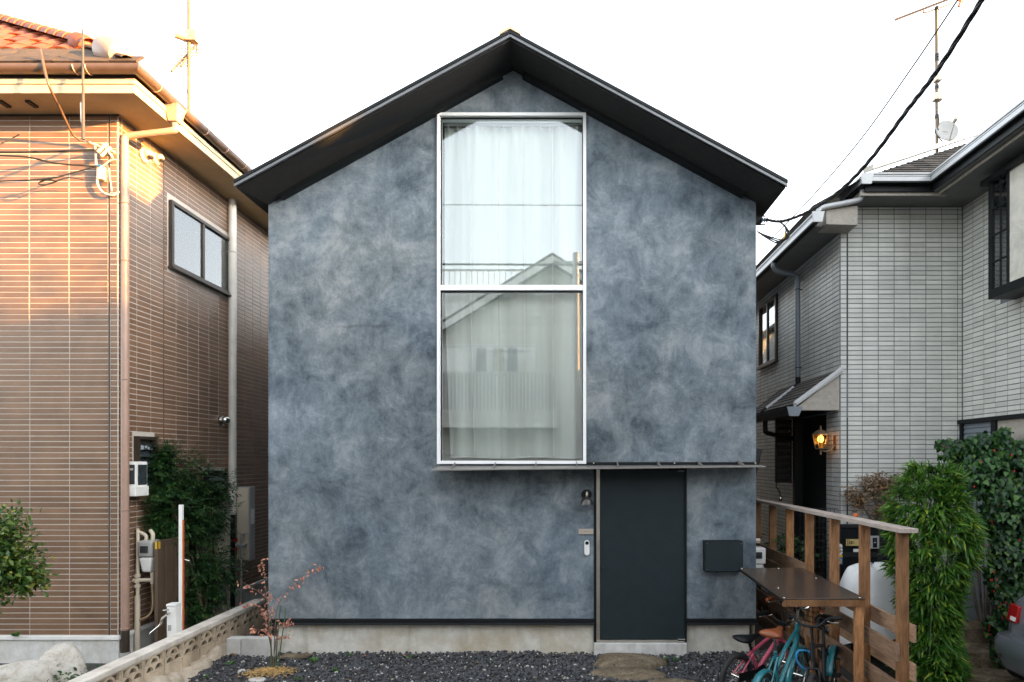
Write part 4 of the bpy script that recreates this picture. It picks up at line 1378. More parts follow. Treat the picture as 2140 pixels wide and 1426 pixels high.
# ================================================================ houses behind the photographer (seen in the window glass), and unseen blocks added for shade
def opposite_houses():
    YF = -6.0
    wallm = M('pale grey siding', (.62, .61, .57), .7, 0, .06, 8, rnd=.06)
    t = thing('gabled_house', (-.5, YF, 0), 'pale sided gabled house across the street, reflected in the tall window', 'house')
    ap = (-.48, 8.97)
    le, re_ = (-5.0, 6.19), (4.2, 6.09)
    m = MB().plate([[(-4.6, -.05), (3.9, -.05), (3.9, 6.2), (ap[0], 8.75), (-4.6, 6.3)]], lambda a, b, q: (a, q, b), YF - 9, YF)
    m.build('wall', wallm, t)
    for i in range(36):
        z = .1 + i * .24
        hw = 1e9
        xl, xr = -4.6, 3.9
        if z > 6.1:
            xl = -4.6 + (z - 6.1) / 2.6 * 4.12 + .25
            xr = 3.9 - (z - 6.0) / 2.7 * 4.38 - .25
        if xr - xl < .3: break
        MB().hexa([(xl, YF + .002, z), (xr, YF + .002, z), (xr, YF + .022, z), (xl, YF + .022, z), (xl, YF + .002, z + .225), (xr, YF + .002, z + .225), (xr, YF + .008, z + .225), (xl, YF + .008, z + .225)]).build('siding_board', wallm, t)
    for a, b in ((le, ap), (ap, re_)):
        up = Vector((a[0], YF + .3, a[1])), Vector((b[0], YF + .3, b[1]))
        MB().hexa([(a[0], YF - 9.3, a[1]), (b[0], YF - 9.3, b[1]), (b[0], YF + .45, b[1]), (a[0], YF + .45, a[1]), (a[0], YF - 9.3, a[1] + .1), (b[0], YF - 9.3, b[1] + .1), (b[0], YF + .45, b[1] + .1), (a[0], YF + .45, a[1] + .1)]).build('roof', m_slateR, t)
        MB().hexa([(a[0], YF + .42, a[1] - .22), (b[0], YF + .42, b[1] - .24), (b[0], YF + .46, b[1] - .24), (a[0], YF + .46, a[1] - .22), (a[0], YF + .42, a[1] - .0), (b[0], YF + .42, b[1] - .0), (b[0], YF + .46, b[1] - .0), (a[0], YF + .46, a[1] - .0)]).build('barge_board', m_trim, t)
    w_ = MB().box(-4.0, -1.05, YF + .022, YF + .08, 5.95, 6.05).box(-4.0, -3.93, YF + .022, YF + .08, 3.6, 5.95).box(-1.12, -1.05, YF + .022, YF + .08, 3.6, 5.95).box(-2.6, -2.5, YF + .022, YF + .07, 3.6, 5.95)
    wn = w_.build('balcony_window', m_alu, t)
    box('pane', m_curt2, wn, -3.93, -1.12, YF + .023, YF + .03, 3.6, 5.95, 0)
    box('balcony_floor', wallm, t, -4.3, -.3, YF + .02, YF + 1.1, 3.35, 3.5, 0)
    bl = MB().box(-4.3, -.3, YF + 1.06, YF + 1.1, 5.04, 5.1).box(-4.3, -.3, YF + 1.06, YF + 1.1, 3.5, 3.9).build('balcony_rail', wallm, t)
    for i in range(34):
        x = -4.25 + i * .115
        box('baluster', m_grey, bl, x, x + .06, YF + 1.065, YF + 1.095, 3.9, 5.04, 0)
    for x0, z0 in ((.9, 5.2), (1.9, 3.6), (-3.5, 1.0)):
        wn = box('window', m_alu, t, x0, x0 + .9, YF + .022, YF + .07, z0, z0 + 1.1, 0)
        box('pane', m_carglass, wn, x0 + .06, x0 + .84, YF + .071, YF + .075, z0 + .06, z0 + 1.04, 0)
    # washing on the balcony
    k = 0
    for x, w2, h2, mt, lab in ((-3.6, .75, .75, m_curt2, 'white sheet on the balcony line, reflected in the window'), (-2.75, .3, .8, m_fascia, 'grey shirt on the balcony line, reflected in the window'),
                               (-2.2, .34, .85, m_beige, 'beige shirt on the balcony line, reflected in the window'), (-1.75, .3, .8, m_pipeR, 'slate blue shirt on the balcony line, reflected in the window')):
        l = thing('laundry', (x, YF + .7, 5.0), lab, 'laundry', 'washing on the balcony line')
        g = MB()
        for j in range(7):
            for i in range(9):
                g.v.append((x + w2 * (i / 8 - .5) * (1 + .25 * j / 6), YF + .7 + .03 * math.sin(i * 2.1 + x), 5.9 - h2 * j / 6 - .04 * math.sin(i * 1.3 + x) * j / 6))
        for j in range(6):
            for i in range(8): g.f.append((j * 9 + i, j * 9 + i + 1, j * 9 + i + 10, j * 9 + i + 9))
        g.build('cloth', mt, l, smooth=True)
        MB().tube(bez([(x, YF + .7, 6.02), (x - .03, YF + .7, 5.98), (x, YF + .7, 5.93)], 4), .006, 6).tube([(x - w2 / 2, YF + .7, 5.9), (x, YF + .7, 5.94), (x + w2 / 2, YF + .7, 5.9)], .006, 6).build('hanger', m_wire, l)
    ln = MB().tube([(-4.0, YF + .7, 6.02), (-1.0, YF + .7, 6.02)], .012, 8).build('laundry_pole', m_alu)
    tag(ln, 'thin metal laundry pole above the balcony, reflected in the window', 'pole')
    # flat roofed block with a railing behind it
    t = thing('flat_roofed_block', (-4, -13, 0), 'flat roofed block with a roof railing behind the gabled house', 'building')
    box('wall', m_trim, t, -12, 2, -22, -13, -.05, 9.85, 0)
    r_ = MB().box(-12, 2, -13.06, -13.0, 10.75, 10.83).box(-12, 2, -13.06, -13.0, 9.86, 9.92).build('roof_railing', m_grey, t)
    for i in range(56):
        x = -12 + i * .25
        MB().box(x, x + .03, -13.05, -13.01, 9.92, 10.75).build('baluster', m_grey, r_)
    # unseen blocks added to shape sun and sky light on the fronts
    def block(name, x0, x1, y0, y1, h, lab, cat):
        t = thing(name, ((x0 + x1) / 2, (y0 + y1) / 2, 0), lab, cat)
        box('wall', m_beige, t, x0, x1, y0, y1, -.05, h - .15, 0)
        box('parapet', m_trim, t, x0 - .03, x1 + .03, y0 - .03, y1 + .03, h - .149, h, 0)
        k = int(h // 2.8)
        for i in range(k):
            for y in (y0 + (y1 - y0) * .3, y0 + (y1 - y0) * .7):
                w_ = box('window', m_alu, t, x0 - .05, x0 + .02, y - .5, y + .5, .9 + i * 2.7, 2.0 + i * 2.7, 0)
                box('pane', m_carglass, w_, x0 - .054, x0 - .051, y - .44, y + .44, .96 + i * 2.7, 1.94 + i * 2.7, 0)
    block('sky_block_house', -19, -6.4, -13, -6.4, 7.6, 'unseen beige house added left of the gabled house to block low sky', 'building')  # added out of view to keep low sky light off the fronts
    block('sky_block_house', 5.2, 19, -14, -7.3, 6.6, 'unseen beige house added right of the gabled house to block low sky', 'building')  # its counterpart, also added to cut off low sky light
    block('tall_shade_block', 11, 17, 1.96, 6.0, 9.2, 'unseen beige block added beyond the grey tiled house to shade the plastered front', 'building')  # added out of view so the plastered front lies in shade
    block('step_shade_block', 11, 14, 1.27, 1.955, 7.9, 'unseen narrow step added beside the tall block to shade the left soffit tip', 'tower')  # added step, sized to shade the soffit tip but not the upper side wall
    block('low_shade_block', 11, 17, -7.0, 1.25, 6.5, 'unseen low beige block added to shade the lower brown tiled front', 'building')  # added out of view, its top sets the shadow line on the brown wall


opposite_houses()


def rear_light_blocker():  # unseen block added to stop light leaking in from behind
    t = thing('rear_light_blocker', (-2, 17, 0), 'unseen plain block added behind the plastered house to stop light', 'house')
    box('wall', m_slatewall, t, -12, 9, 17, 22, -.05, 5.4, 0)
    box('roof', m_slateR, t, -12.3, 9.3, 16.6, 22.4, 5.401, 5.5, 0)


rear_light_blocker()
# ================================================================ leaves
def unit_leaf(kind):
    if kind == 'lance':
        st = [(0, .012), (.18, .075), (.45, .085), (.75, .05), (1, 0)]
        dr = .22
    elif kind == 'oval':
        st = [(0, .02), (.25, .2), (.5, .24), (.78, .15), (1, 0)]
        dr = .12
    elif kind == 'heart':
        st = [(0, .16), (.12, .36), (.35, .42), (.68, .22), (1, 0)]
        dr = .16
    else:
        st = [(0, .03), (.3, .13), (.6, .11), (1, 0)]
        dr = .15
    v, f = [], []
    for (y, w) in st:
        z = -dr * y * y
        v += [(-w, y, z + w * .35), (0, y, z), (w, y, z + w * .35)]
    for i in range(len(st) - 1):
        a = i * 3
        f += [(a, a + 1, a + 4, a + 3), (a + 1, a + 2, a + 5, a + 4)]
    return np.array(v, float), f


def norm(a): return a / np.maximum(np.linalg.norm(a, axis=1, keepdims=True), 1e-9)


def add_leaves(parent, mat, pos, d, up, size, kind, n_single=0, width=1.0, name='leaf', stuff='foliage'):
    pos, d, up, size = np.asarray(pos, float), norm(np.asarray(d, float)), np.asarray(up, float), np.asarray(size, float)
    x = norm(np.cross(d, up))
    z = np.cross(x, d)
    V, F = unit_leaf(kind)
    V = V.copy()
    V[:, 0] *= width
    order = np.argsort(np.linalg.norm(pos - np.array([0, 0, ZC]), axis=1) - size * .5)
    if n_single:
        me = bpy.data.meshes.new(name)
        me.from_pydata([tuple(p) for p in V], [], F)
        me.materials.append(mat)
        me.polygons.foreach_set('use_smooth', [True] * len(me.polygons))
        for i in order[:n_single]:
            s = size[i]
            m = Matrix(((x[i, 0] * s, d[i, 0] * s, z[i, 0] * s, pos[i, 0]), (x[i, 1] * s, d[i, 1] * s, z[i, 1] * s, pos[i, 1]), (x[i, 2] * s, d[i, 2] * s, z[i, 2] * s, pos[i, 2]), (0, 0, 0, 1)))
            put(name, me, parent, m)
    rest = order[n_single:]
    if len(rest):
        s = size[rest][:, None, None]
        P_ = pos[rest][:, None, :] + s * (V[None, :, 0:1] * x[rest][:, None, :] + V[None, :, 1:2] * d[rest][:, None, :] + V[None, :, 2:3] * z[rest][:, None, :])
        nv = len(V)
        org = ORG[parent.name]
        P_ = P_.reshape(-1, 3) - np.array(org)
        fa = np.array(F)
        faces = (fa[None] + (np.arange(len(rest)) * nv)[:, None, None]).reshape(-1, 4)
        me = bpy.data.meshes.new(stuff)
        me.from_pydata(P_.tolist(), [], faces.tolist())
        me.materials.append(mat)
        me.polygons.foreach_set('use_smooth', [True] * len(me.polygons))
        o = bpy.data.objects.new(stuff, me)
        COL.objects.link(o)
        o.parent = parent
        o['kind'] = 'stuff'
    return


def U(a, b, n=None): return NP.uniform(a, b, n)


# ---------------------------------------------------------------- block wall beside the left house
def block_wall():
    XR, XL = -4.10, -4.245
    zc0, zc1 = .352, .405
    y0, y1 = 4.75, 8.45
    t = thing('block_wall', (-4.17, 6.5, 0), 'low garden wall of stained openwork blocks under a pale coping', 'garden wall')
    n = 24
    m = MB()
    for i in range(n + 1):
        y = y0 + (y1 - y0) * i / n
        j = RNG.uniform(-.004, .004)
        m.v += [(XL - .004, y, zc0), (XR + .006 + j, y, zc0), (XR + .006 + j, y, zc1 + j), (XL - .004 + j, y, zc1 + j * .5)]
    for i in range(n):
        a = i * 4
        for k in range(4): m.f.append((a + k, a + (k + 1) % 4, a + 4 + (k + 1) % 4, a + 4 + k))
    m.f += [(0, 1, 2, 3), (n * 4 + 3, n * 4 + 2, n * 4 + 1, n * 4)]
    m.build('coping', m_cap, t, bevel=.006)

    def arc(cx, cz, r, a0, a1, k): return [(cx + r * math.cos(a0 + (a1 - a0) * i / k), cz + r * math.sin(a0 + (a1 - a0) * i / k)) for i in range(k + 1)]
    Lb, Hb = .300, .175
    pi = math.pi
    outer = [(0, 0), (Lb, 0), (Lb, Hb), (0, Hb)]

    def half(cx, cz, r): return arc(cx, cz, r, 0, pi, 8)
    holes = [half(.084, .014, .056), half(.216, .014, .056), half(.150, .088, .052)]
    # corner openings bounded by the arcs
    holes.append([(.022, Hb - .018)] + [(.022, Hb - .085)] + arc(.150, .075, .085, pi * .99, pi * .60, 6)[::1] + [(.118, Hb - .018)])
    holes.append([(Lb - .022, Hb - .018), (.182, Hb - .018)] + arc(.150, .075, .085, pi * .40, pi * .01, 6) + [(Lb - .022, Hb - .085)])
    ob = MB().plate([outer] + holes, lambda a, b, q: (q, a, b), -.062, .062).mesh('openwork_block', m_owall)
    shade_plate = MB().box(.028, .034, .012, Lb - .012, .008, Hb - .008).mesh('hole_shade', M('dark hole shade', (.10, .085, .06), .95, 0, .5, 20))  # dark plate that paints shade into the block openings
    pb = MB().box(-.064, .064, .004, Lb - .002, 0, .172).mesh('plain_block', m_owall)
    z1 = zc0 - .002 - Hb
    for i in range(12):
        y = 4.82 + i * .3055
        solid = False
        put('openwork_block', ob, t, Vector((-4.170, y, z1)))
        put('hole_shade', shade_plate, t, Vector((-4.170, y, z1)))
        put('plain_block', pb, t, Vector((-4.170 + RNG.uniform(-.003, .003), y, z1 - .176)))
        if y < 8.0:
            put('plain_block', pb, t, Vector((-4.170 + RNG.uniform(-.003, .006), y - .14, z1 - .352)))
    box('mortar_backing', m_rubble, t, -4.215, -4.125, 4.8, 8.4, -.3, z1 - .001, 0)
    for i in range(15):
        y = 5.1 + i * .17
        MB().blob((-4.05 + RNG.uniform(-.03, .03) - .0, y, -.08 + RNG.uniform(-.02, .03)), .10 + RNG.uniform(0, .05), .14, .13 + RNG.uniform(0, .03), 40 + i, .3, 3).build('footing_rubble', m_rubble, t)


block_wall()

# ---------------------------------------------------------------- things along the left house
def left_things():
    x = LX + .008
    t = thing('electricity_meter', (x, 7.12, 1.876), 'white electricity meter box with dark dial window beside the downpipe', 'meter')
    m = MB().box(x, x + .13, 7.11, 7.32, 1.876, 2.27)
    b = m.build('case', m_white, t, bevel=.012)
    box('dial_window', m_carglass, t, x + .1305, x + .136, 7.15, 7.30, 2.0, 2.235, .004)
    box('side_window', m_carglass, t, x + .055, x + .125, 7.104, 7.1095, 2.01, 2.235, .003)
    box('dial_display', m_grey, t, x + .07, x + .11, 7.101, 7.1035, 2.17, 2.195, 0)
    box('lower_cover', m_white, t, x + .01, x + .142, 7.10, 7.325, 1.872, 1.985, .008)
    # gas meter with its pipes
    t = thing('gas_meter', (LX + .12, 7.3, 0), 'grey gas meter hanging between ivory pipes by the brown gate', 'meter')
    gx = LX + .17
    MB().box(gx - .085, gx + .085, 7.22, 7.38, 1.16, 1.35).build('body', m_grey, t, bevel=.02)
    MB().hexa([(gx - .05, 7.24, .98), (gx + .05, 7.24, .98), (gx + .05, 7.36, .98), (gx - .05, 7.36, .98), (gx - .08, 7.225, 1.155), (gx + .08, 7.225, 1.155), (gx + .08, 7.375, 1.155), (gx - .08, 7.375, 1.155)]).build('lower_body', m_white, t, bevel=.02)
    box('dial', m_carglass, t, gx - .05, gx + .04, 7.21, 7.2195, 1.21, 1.29, .002)
    p = MB().tube(bez([(gx + .04, 7.3, 1.35), (gx + .04, 7.3, 1.42), (gx + .0, 7.32, 1.46)], 4), .022, 10).tube(bez([(gx - .04, 7.3, 1.35), (gx - .04, 7.3, 1.40), (gx - .12, 7.29, 1.44), (gx - .12, 7.28, 1.36), (gx - .12, 7.27, .1)], 6), .020, 10)
    p.tube([(gx - .12, 7.27, .7), (gx - .12, 7.27, .1), (gx - .12, 7.27, -.1)], .030, 12)
    p.build('pipe', m_ivory, t, smooth=40)
    p = MB()
    for z in (.92, .86, .80): p.tube([(gx - .12, 7.27, z), (gx - .12, 7.27, z + .03)], .036, 8)
    p.tube([(gx - .16, 7.26, .885), (gx + .06, 7.29, .885)], .022, 8).tube([(gx + .04, 7.29, .98), (gx + .04, 7.29, .84)], .02, 8)
    p.build('valve', m_ivory, t, smooth=40)
    MB().tube(bez([(gx + .04, 7.29, .86), (gx + .05, 7.29, .6), (gx + .03, 7.28, .5), (gx - .02, 7.27, .45), (gx - .10, 7.27, .42)], 6), .013, 8).build('branch_hose', m_wiret, t, smooth=True)
    # brown gate, standing open
    t = thing('slatted_gate', (-4.75, 7.19, 0), 'narrow dark brown slatted side gate standing open', 'gate')
    gx, g0, g1, zt, zb_ = -4.75, 7.19, 7.78, 1.35, .18
    m = MB().box(gx - .02, gx + .02, g0, g0 + .055, zb_, zt).box(gx - .02, gx + .02, g1 - .05, g1, zb_, zt)
    m.box(gx - .02, gx + .02, g0 + .055, g1 - .05, zt - .05, zt).box(gx - .02, gx + .02, g0 + .055, g1 - .05, zb_, zb_ + .06)
    m.build('frame', m_gatebr, t, bevel=.003)
    for i in range(6):
        y = g0 + .068 + i * .08
        box('slat', m_gatebr, t, gx - .012, gx + .012, y, y + .062, zb_ + .061, zt - .051, .003)
    box('reflector', m_yellow, t, gx + .0205, gx + .023, g0 + .01, g0 + .04, zt - .09, zt - .005, 0)
    box('reflector', m_yellow, t, gx - .012, gx + .012, g0 - .002, g0 - .0005, zt - .09, zt - .005, 0)
    box('reflector', m_yellow, t, gx + .0205, gx + .023, g1 - .03, g1 - .01, zt - .09, zt - .005, 0)
    # white post with an orange side
    t = thing('marker_post', (-4.44, 7.15, 0), 'tall white timber post with an orange side behind the block wall', 'post')
    box('post', m_white, t, -4.447, -4.405, 7.12, 7.152, -.2, 1.775, .003)
    box('orange_side', m_orange, t, -4.4045, -4.4005, 7.121, 7.151, -.2, 1.60, .0)
    MB().tube([(-4.41, 7.15, 1.15), (-4.33, 7.14, 1.13)], .008, 8).build('hook', m_chrome, t)
    # tap post
    t = thing('tap_post', (-4.36, 6.9, 0), 'short white water tap post with a chrome tap', 'tap')
    cx, cy = -4.335, 6.86
    box('post', m_white, t, cx - .05, cx + .05, cy - .05, cy + .05, -.2, .68, .01)
    box('cap', m_white, t, cx - .055, cx + .055, cy - .055, cy + .055, .681, .71, .008)
    box('label_plate', m_grey, t, cx - .032, cx + .002, cy - .0535, cy - .0505, .42, .48, 0)
    k = MB().tube([(cx - .02, cy - .05, .61), (cx - .02, cy - .10, .61)], .017, 12).tube([(cx - .06, cy - .09, .65), (cx + .0, cy - .09, .655)], .010, 8)
    k.tube(bez([(cx - .02, cy - .10, .60), (cx - .05, cy - .12, .57), (cx - .07, cy - .13, .50), (cx - .16, cy - .14, .42), (cx - .17, cy - .14, .40)], 5), .010, 8)
    k.build('tap', m_chrome, t, smooth=40)
    # water heater in the passage
    t = thing('water_heater', (-4.9, 9.4, .77), 'tall pale grey water heater on the dark side wall', 'water heater')
    box('cabinet', m_grey, t, -5.0, -4.80, 9.4, 9.58, .77, 1.887, .012)
    box('front_panel', m_ivory, t, -4.985, -4.81, 9.385, 9.3995, 1.18, 1.87, .006)
    box('lower_panel', m_ivory, t, -4.985, -4.81, 9.385, 9.3995, .785, 1.17, .006)
    box('rating_plate', m_white, t, -4.7995, -4.797, 9.44, 9.55, 1.32, 1.55, 0)
    p = MB().tube(bez([(-4.86, 9.36, 1.17), (-4.86, 9.30, 1.17), (-4.86, 9.28, 1.1), (-4.86, 9.28, .2)], 5), .014, 8).tube([(-4.95, 9.3, 1.02), (-4.80, 9.3, 1.02)], .03, 8)
    p.build('pipe', m_grey, t, smooth=40)
    MB().tube([(-4.95, 9.28, 1.08), (-4.95, 9.28, 1.12)], .03, 10).tube([(-4.95, 9.28, .95), (-4.95, 9.28, .98)], .03, 10).build('valve_wheel', m_red, t)
    # beige cabinet behind the bush
    t = thing('utility_cabinet', (-4.85, 8.35, 0), 'beige utility cabinet half hidden behind the dark bush', 'cabinet')
    box('body', m_ivory, t, -5.0, -4.66, 8.35, 8.62, .1, 1.72, .015)
    box('door_panel', m_ivory, t, -4.98, -4.68, 8.338, 8.3495, .5, 1.68, .006)
    MB().box(-5.02, -4.64, 8.33, 8.64, .0, .1).build('plinth', m_grey, t)
    box('louver', m_grey, t, -4.93, -4.73, 8.33, 8.3375, 1.5, 1.6, 0)
    # gas meter at the right of the plastered house
    t = thing('gas_meter', (2.33, 7.6, .9), 'white gas meter at the right edge of the plastered house', 'meter')
    MB().box(2.235, 2.42, 7.56, 7.74, 1.02, 1.22).build('body', m_white, t, bevel=.02)
    MB().hexa([(2.25, 7.58, .92), (2.36, 7.58, .92), (2.36, 7.7, .92), (2.25, 7.7, .92), (2.24, 7.57, 1.015), (2.40, 7.57, 1.015), (2.40, 7.72, 1.015), (2.24, 7.72, 1.015)]).build('lower_body', m_white, t, bevel=.015)
    MB().tube([(2.28, 7.62, 1.22), (2.28, 7.62, 1.34)], .03, 10).tube([(2.25, 7.62, 1.30), (2.36, 7.62, 1.30)], .03, 10).tube(bez([(2.39, 7.62, 1.02), (2.40, 7.62, .9), (2.35, 7.62, .84)], 4), .015, 8).tube([(2.28, 7.62, .92), (2.28, 7.62, -.05)], .02, 8).build('pipe', m_ivory, t, smooth=40)
    box('dial', m_carglass, t, 2.27, 2.37, 7.552, 7.5595, 1.09, 1.17, .002)


left_things()

# ---------------------------------------------------------------- antennas
def yagi(mb, a, b, n, w0, w1, axis):
    a, b = Vector(a), Vector(b)
    ax = Vector(axis).normalized()
    mb.tube([a, b], .014, 6)
    for i in range(n):
        p = a.lerp(b, (i + .5) / n)
        w = w0 + (w1 - w0) * i / n
        mb.tube([p - ax * w / 2, p + ax * w / 2], .006, 4)


def antennas():
    d = 9.5
    b = P(395, 232, d)
    t = thing('television_antenna', b, 'slim roof mast carrying tilted television aerials on the left roof', 'antenna')
    MB().tube([P(395, 280, d), P(395, -30, d)], .026, 8).build('mast', m_mast, t, smooth=40)
    y1 = MB()
    yagi(y1, P(358, 150, 9.3), P(412, 92, 9.8), 18, .14, .30, (.6, .35, -.5))
    y1.build('aerial', m_mast, t)
    y2 = MB()
    yagi(y2, P(378, 140, 9.4), P(402, 100, 9.6), 6, .3, .36, (.3, .5, .3))
    y2.build('reflector_aerial', m_mast, t)
    y3 = MB()
    for i in range(7): y3.tube([P(404 + i * 1.1, 62 + i * 6, 9.7), P(414 - i * .6, 88 + i * 6, 9.7)], .005, 5)
    y3.tube([P(396, 90, 9.5), P(412, 80, 9.7)], .012, 6)
    y3.build('reflector_screen', m_mast, t)
    b1 = MB().tube([P(366, 70, 9.4), P(393, 80, 9.5)], .065, 10).box(*[q for q in (P(392, 0, 9.5).x, P(412, 0, 9.5).x)], 9.44, 9.56, P(0, 88, 9.5).z, P(0, 68, 9.5).z)
    b1.build('booster_box', m_wiret, t, smooth=40)
    lo = MB().tube(bez([P(396, 150, d), P(412, 158, d), P(414, 176, d), P(398, 182, d), P(390, 192, d), P(404, 208, d), P(410, 196, d), P(400, 184, d)]), .005, 5)
    lo.build('cable_loop', m_wire, t, smooth=True)
    c = MB()
    for v in (85, 95, 128, 150): c.tube([P(395, v, d), P(395, v + 6, d)], .024, 8)
    c.build('clamp', m_steel, t)
    # slim pole at the front of the left house
    d = 6.48
    t = thing('eaves_pole', P(174, 300, d), 'thin dark pole rising past the left eaves', 'pole')
    MB().tube([P(174, 292, d), P(173, 62, d)], [.016, .009], 8).build('pole', m_darkmast, t, smooth=40)
    MB().tube([P(170, 255, d), P(169, 215, d)], .008, 6).tube([P(170, 255, d), P(176, 262, d)], .007, 6).tube([P(169, 216, d), P(175, 208, d)], .007, 6).build('bracket', m_steel, t)
    MB().tube([P(174, 290, d), P(185, 296, 6.97)], .010, 6).build('stay', m_mast, t)
    # right mast with aerial and dish
    d = 8.55
    t = thing('television_antenna', P(1958, 305, d), 'right roof mast with a long aerial, boxes and a dish', 'antenna')
    MB().tube([P(1958, 322, d), P(1957, 16, d)], .021, 8).build('mast', m_mast, t, smooth=40)
    y1 = MB()
    yagi(y1, P(1870, 42, d), P(1984, -2, d), 16, .12, .26, (.15, .6, .4))
    y1.build('aerial', m_mast, t)
    MB().tube(bez([P(1930, 22, d), P(1932, 27, d), P(1957, 19, d), P(1975, 13, d), P(1990, 6, d), P(2000, -6, d)], 5), .008, 6).build('strut', m_mast, t, smooth=True)
    MB().tube([P(2004, 14, d), P(2010, -2, d)], .016, 6).tube([P(2000, 0, d), P(2012, 4, d)], .012, 6).build('dipole', m_orange, t)
    for v0, v1, h in ((162, 172, .04), (198, 212, .055)):
        a, b = P(1958, v1, d), P(1958, v0, d)
        box('booster_box', m_ivory, t, a.x - h, a.x + h, d - .06, d + .03, a.z, b.z, .006)
    cc = MB()
    for v in (18, 116, 124, 182, 244, 274): cc.tube([P(1958, v + 4, d), P(1958, v - 3, d)], .028, 8)
    cc.tube(bez([P(1956, 210, d - .02), P(1957, 235, d - .02), P(1962, 250, d - .02), P(1959, 275, d - .02), P(1964, 290, d - .02), P(1970, 296, d - .02)]), .007, 6)
    cc.build('clamp', m_wire, t, smooth=40)
    # dish
    ctr = P(1978, 276, d - .02)
    ax = Vector((-.10, -.80, .22)).normalized()
    m = MB()
    n, k = 30, 7
    m.v.append((0, 0, 0))
    for j in range(1, k + 1):
        r = .155 * j / k
        for i in range(n):
            q = 2 * math.pi * i / n
            m.v.append((r * .92 * math.cos(q), r * 1.08 * math.sin(q), r * r * 1.0))
    for i in range(n): m.f.append((0, 1 + i, 1 + (i + 1) % n))
    for j in range(k - 1):
        for i in range(n):
            a = 1 + j * n
            m.f.append((a + i, a + n + i, a + n + (i + 1) % n, a + (i + 1) % n))
    rot = ax.to_track_quat('Z', 'Y').to_matrix()
    m.v = [tuple(rot @ Vector(p) + ctr) for p in m.v]
    o = m.build('dish', m_grey, t, smooth=True)
    sd = o.modifiers.new('solid', 'SOLIDIFY')
    sd.thickness = .008
    arm = MB().tube([ctr + rot @ Vector((0, -.18, .03)), ctr + rot @ Vector((0, -.03, .24))], .009, 6).tube([ctr + rot @ Vector((0, -.03, .21)), ctr + rot @ Vector((0, -.03, .28))], .026, 10)
    arm.tube([ctr, P(1958, 276, d)], .016, 8)
    arm.build('feed_arm', m_steel, t, smooth=40)


antennas()

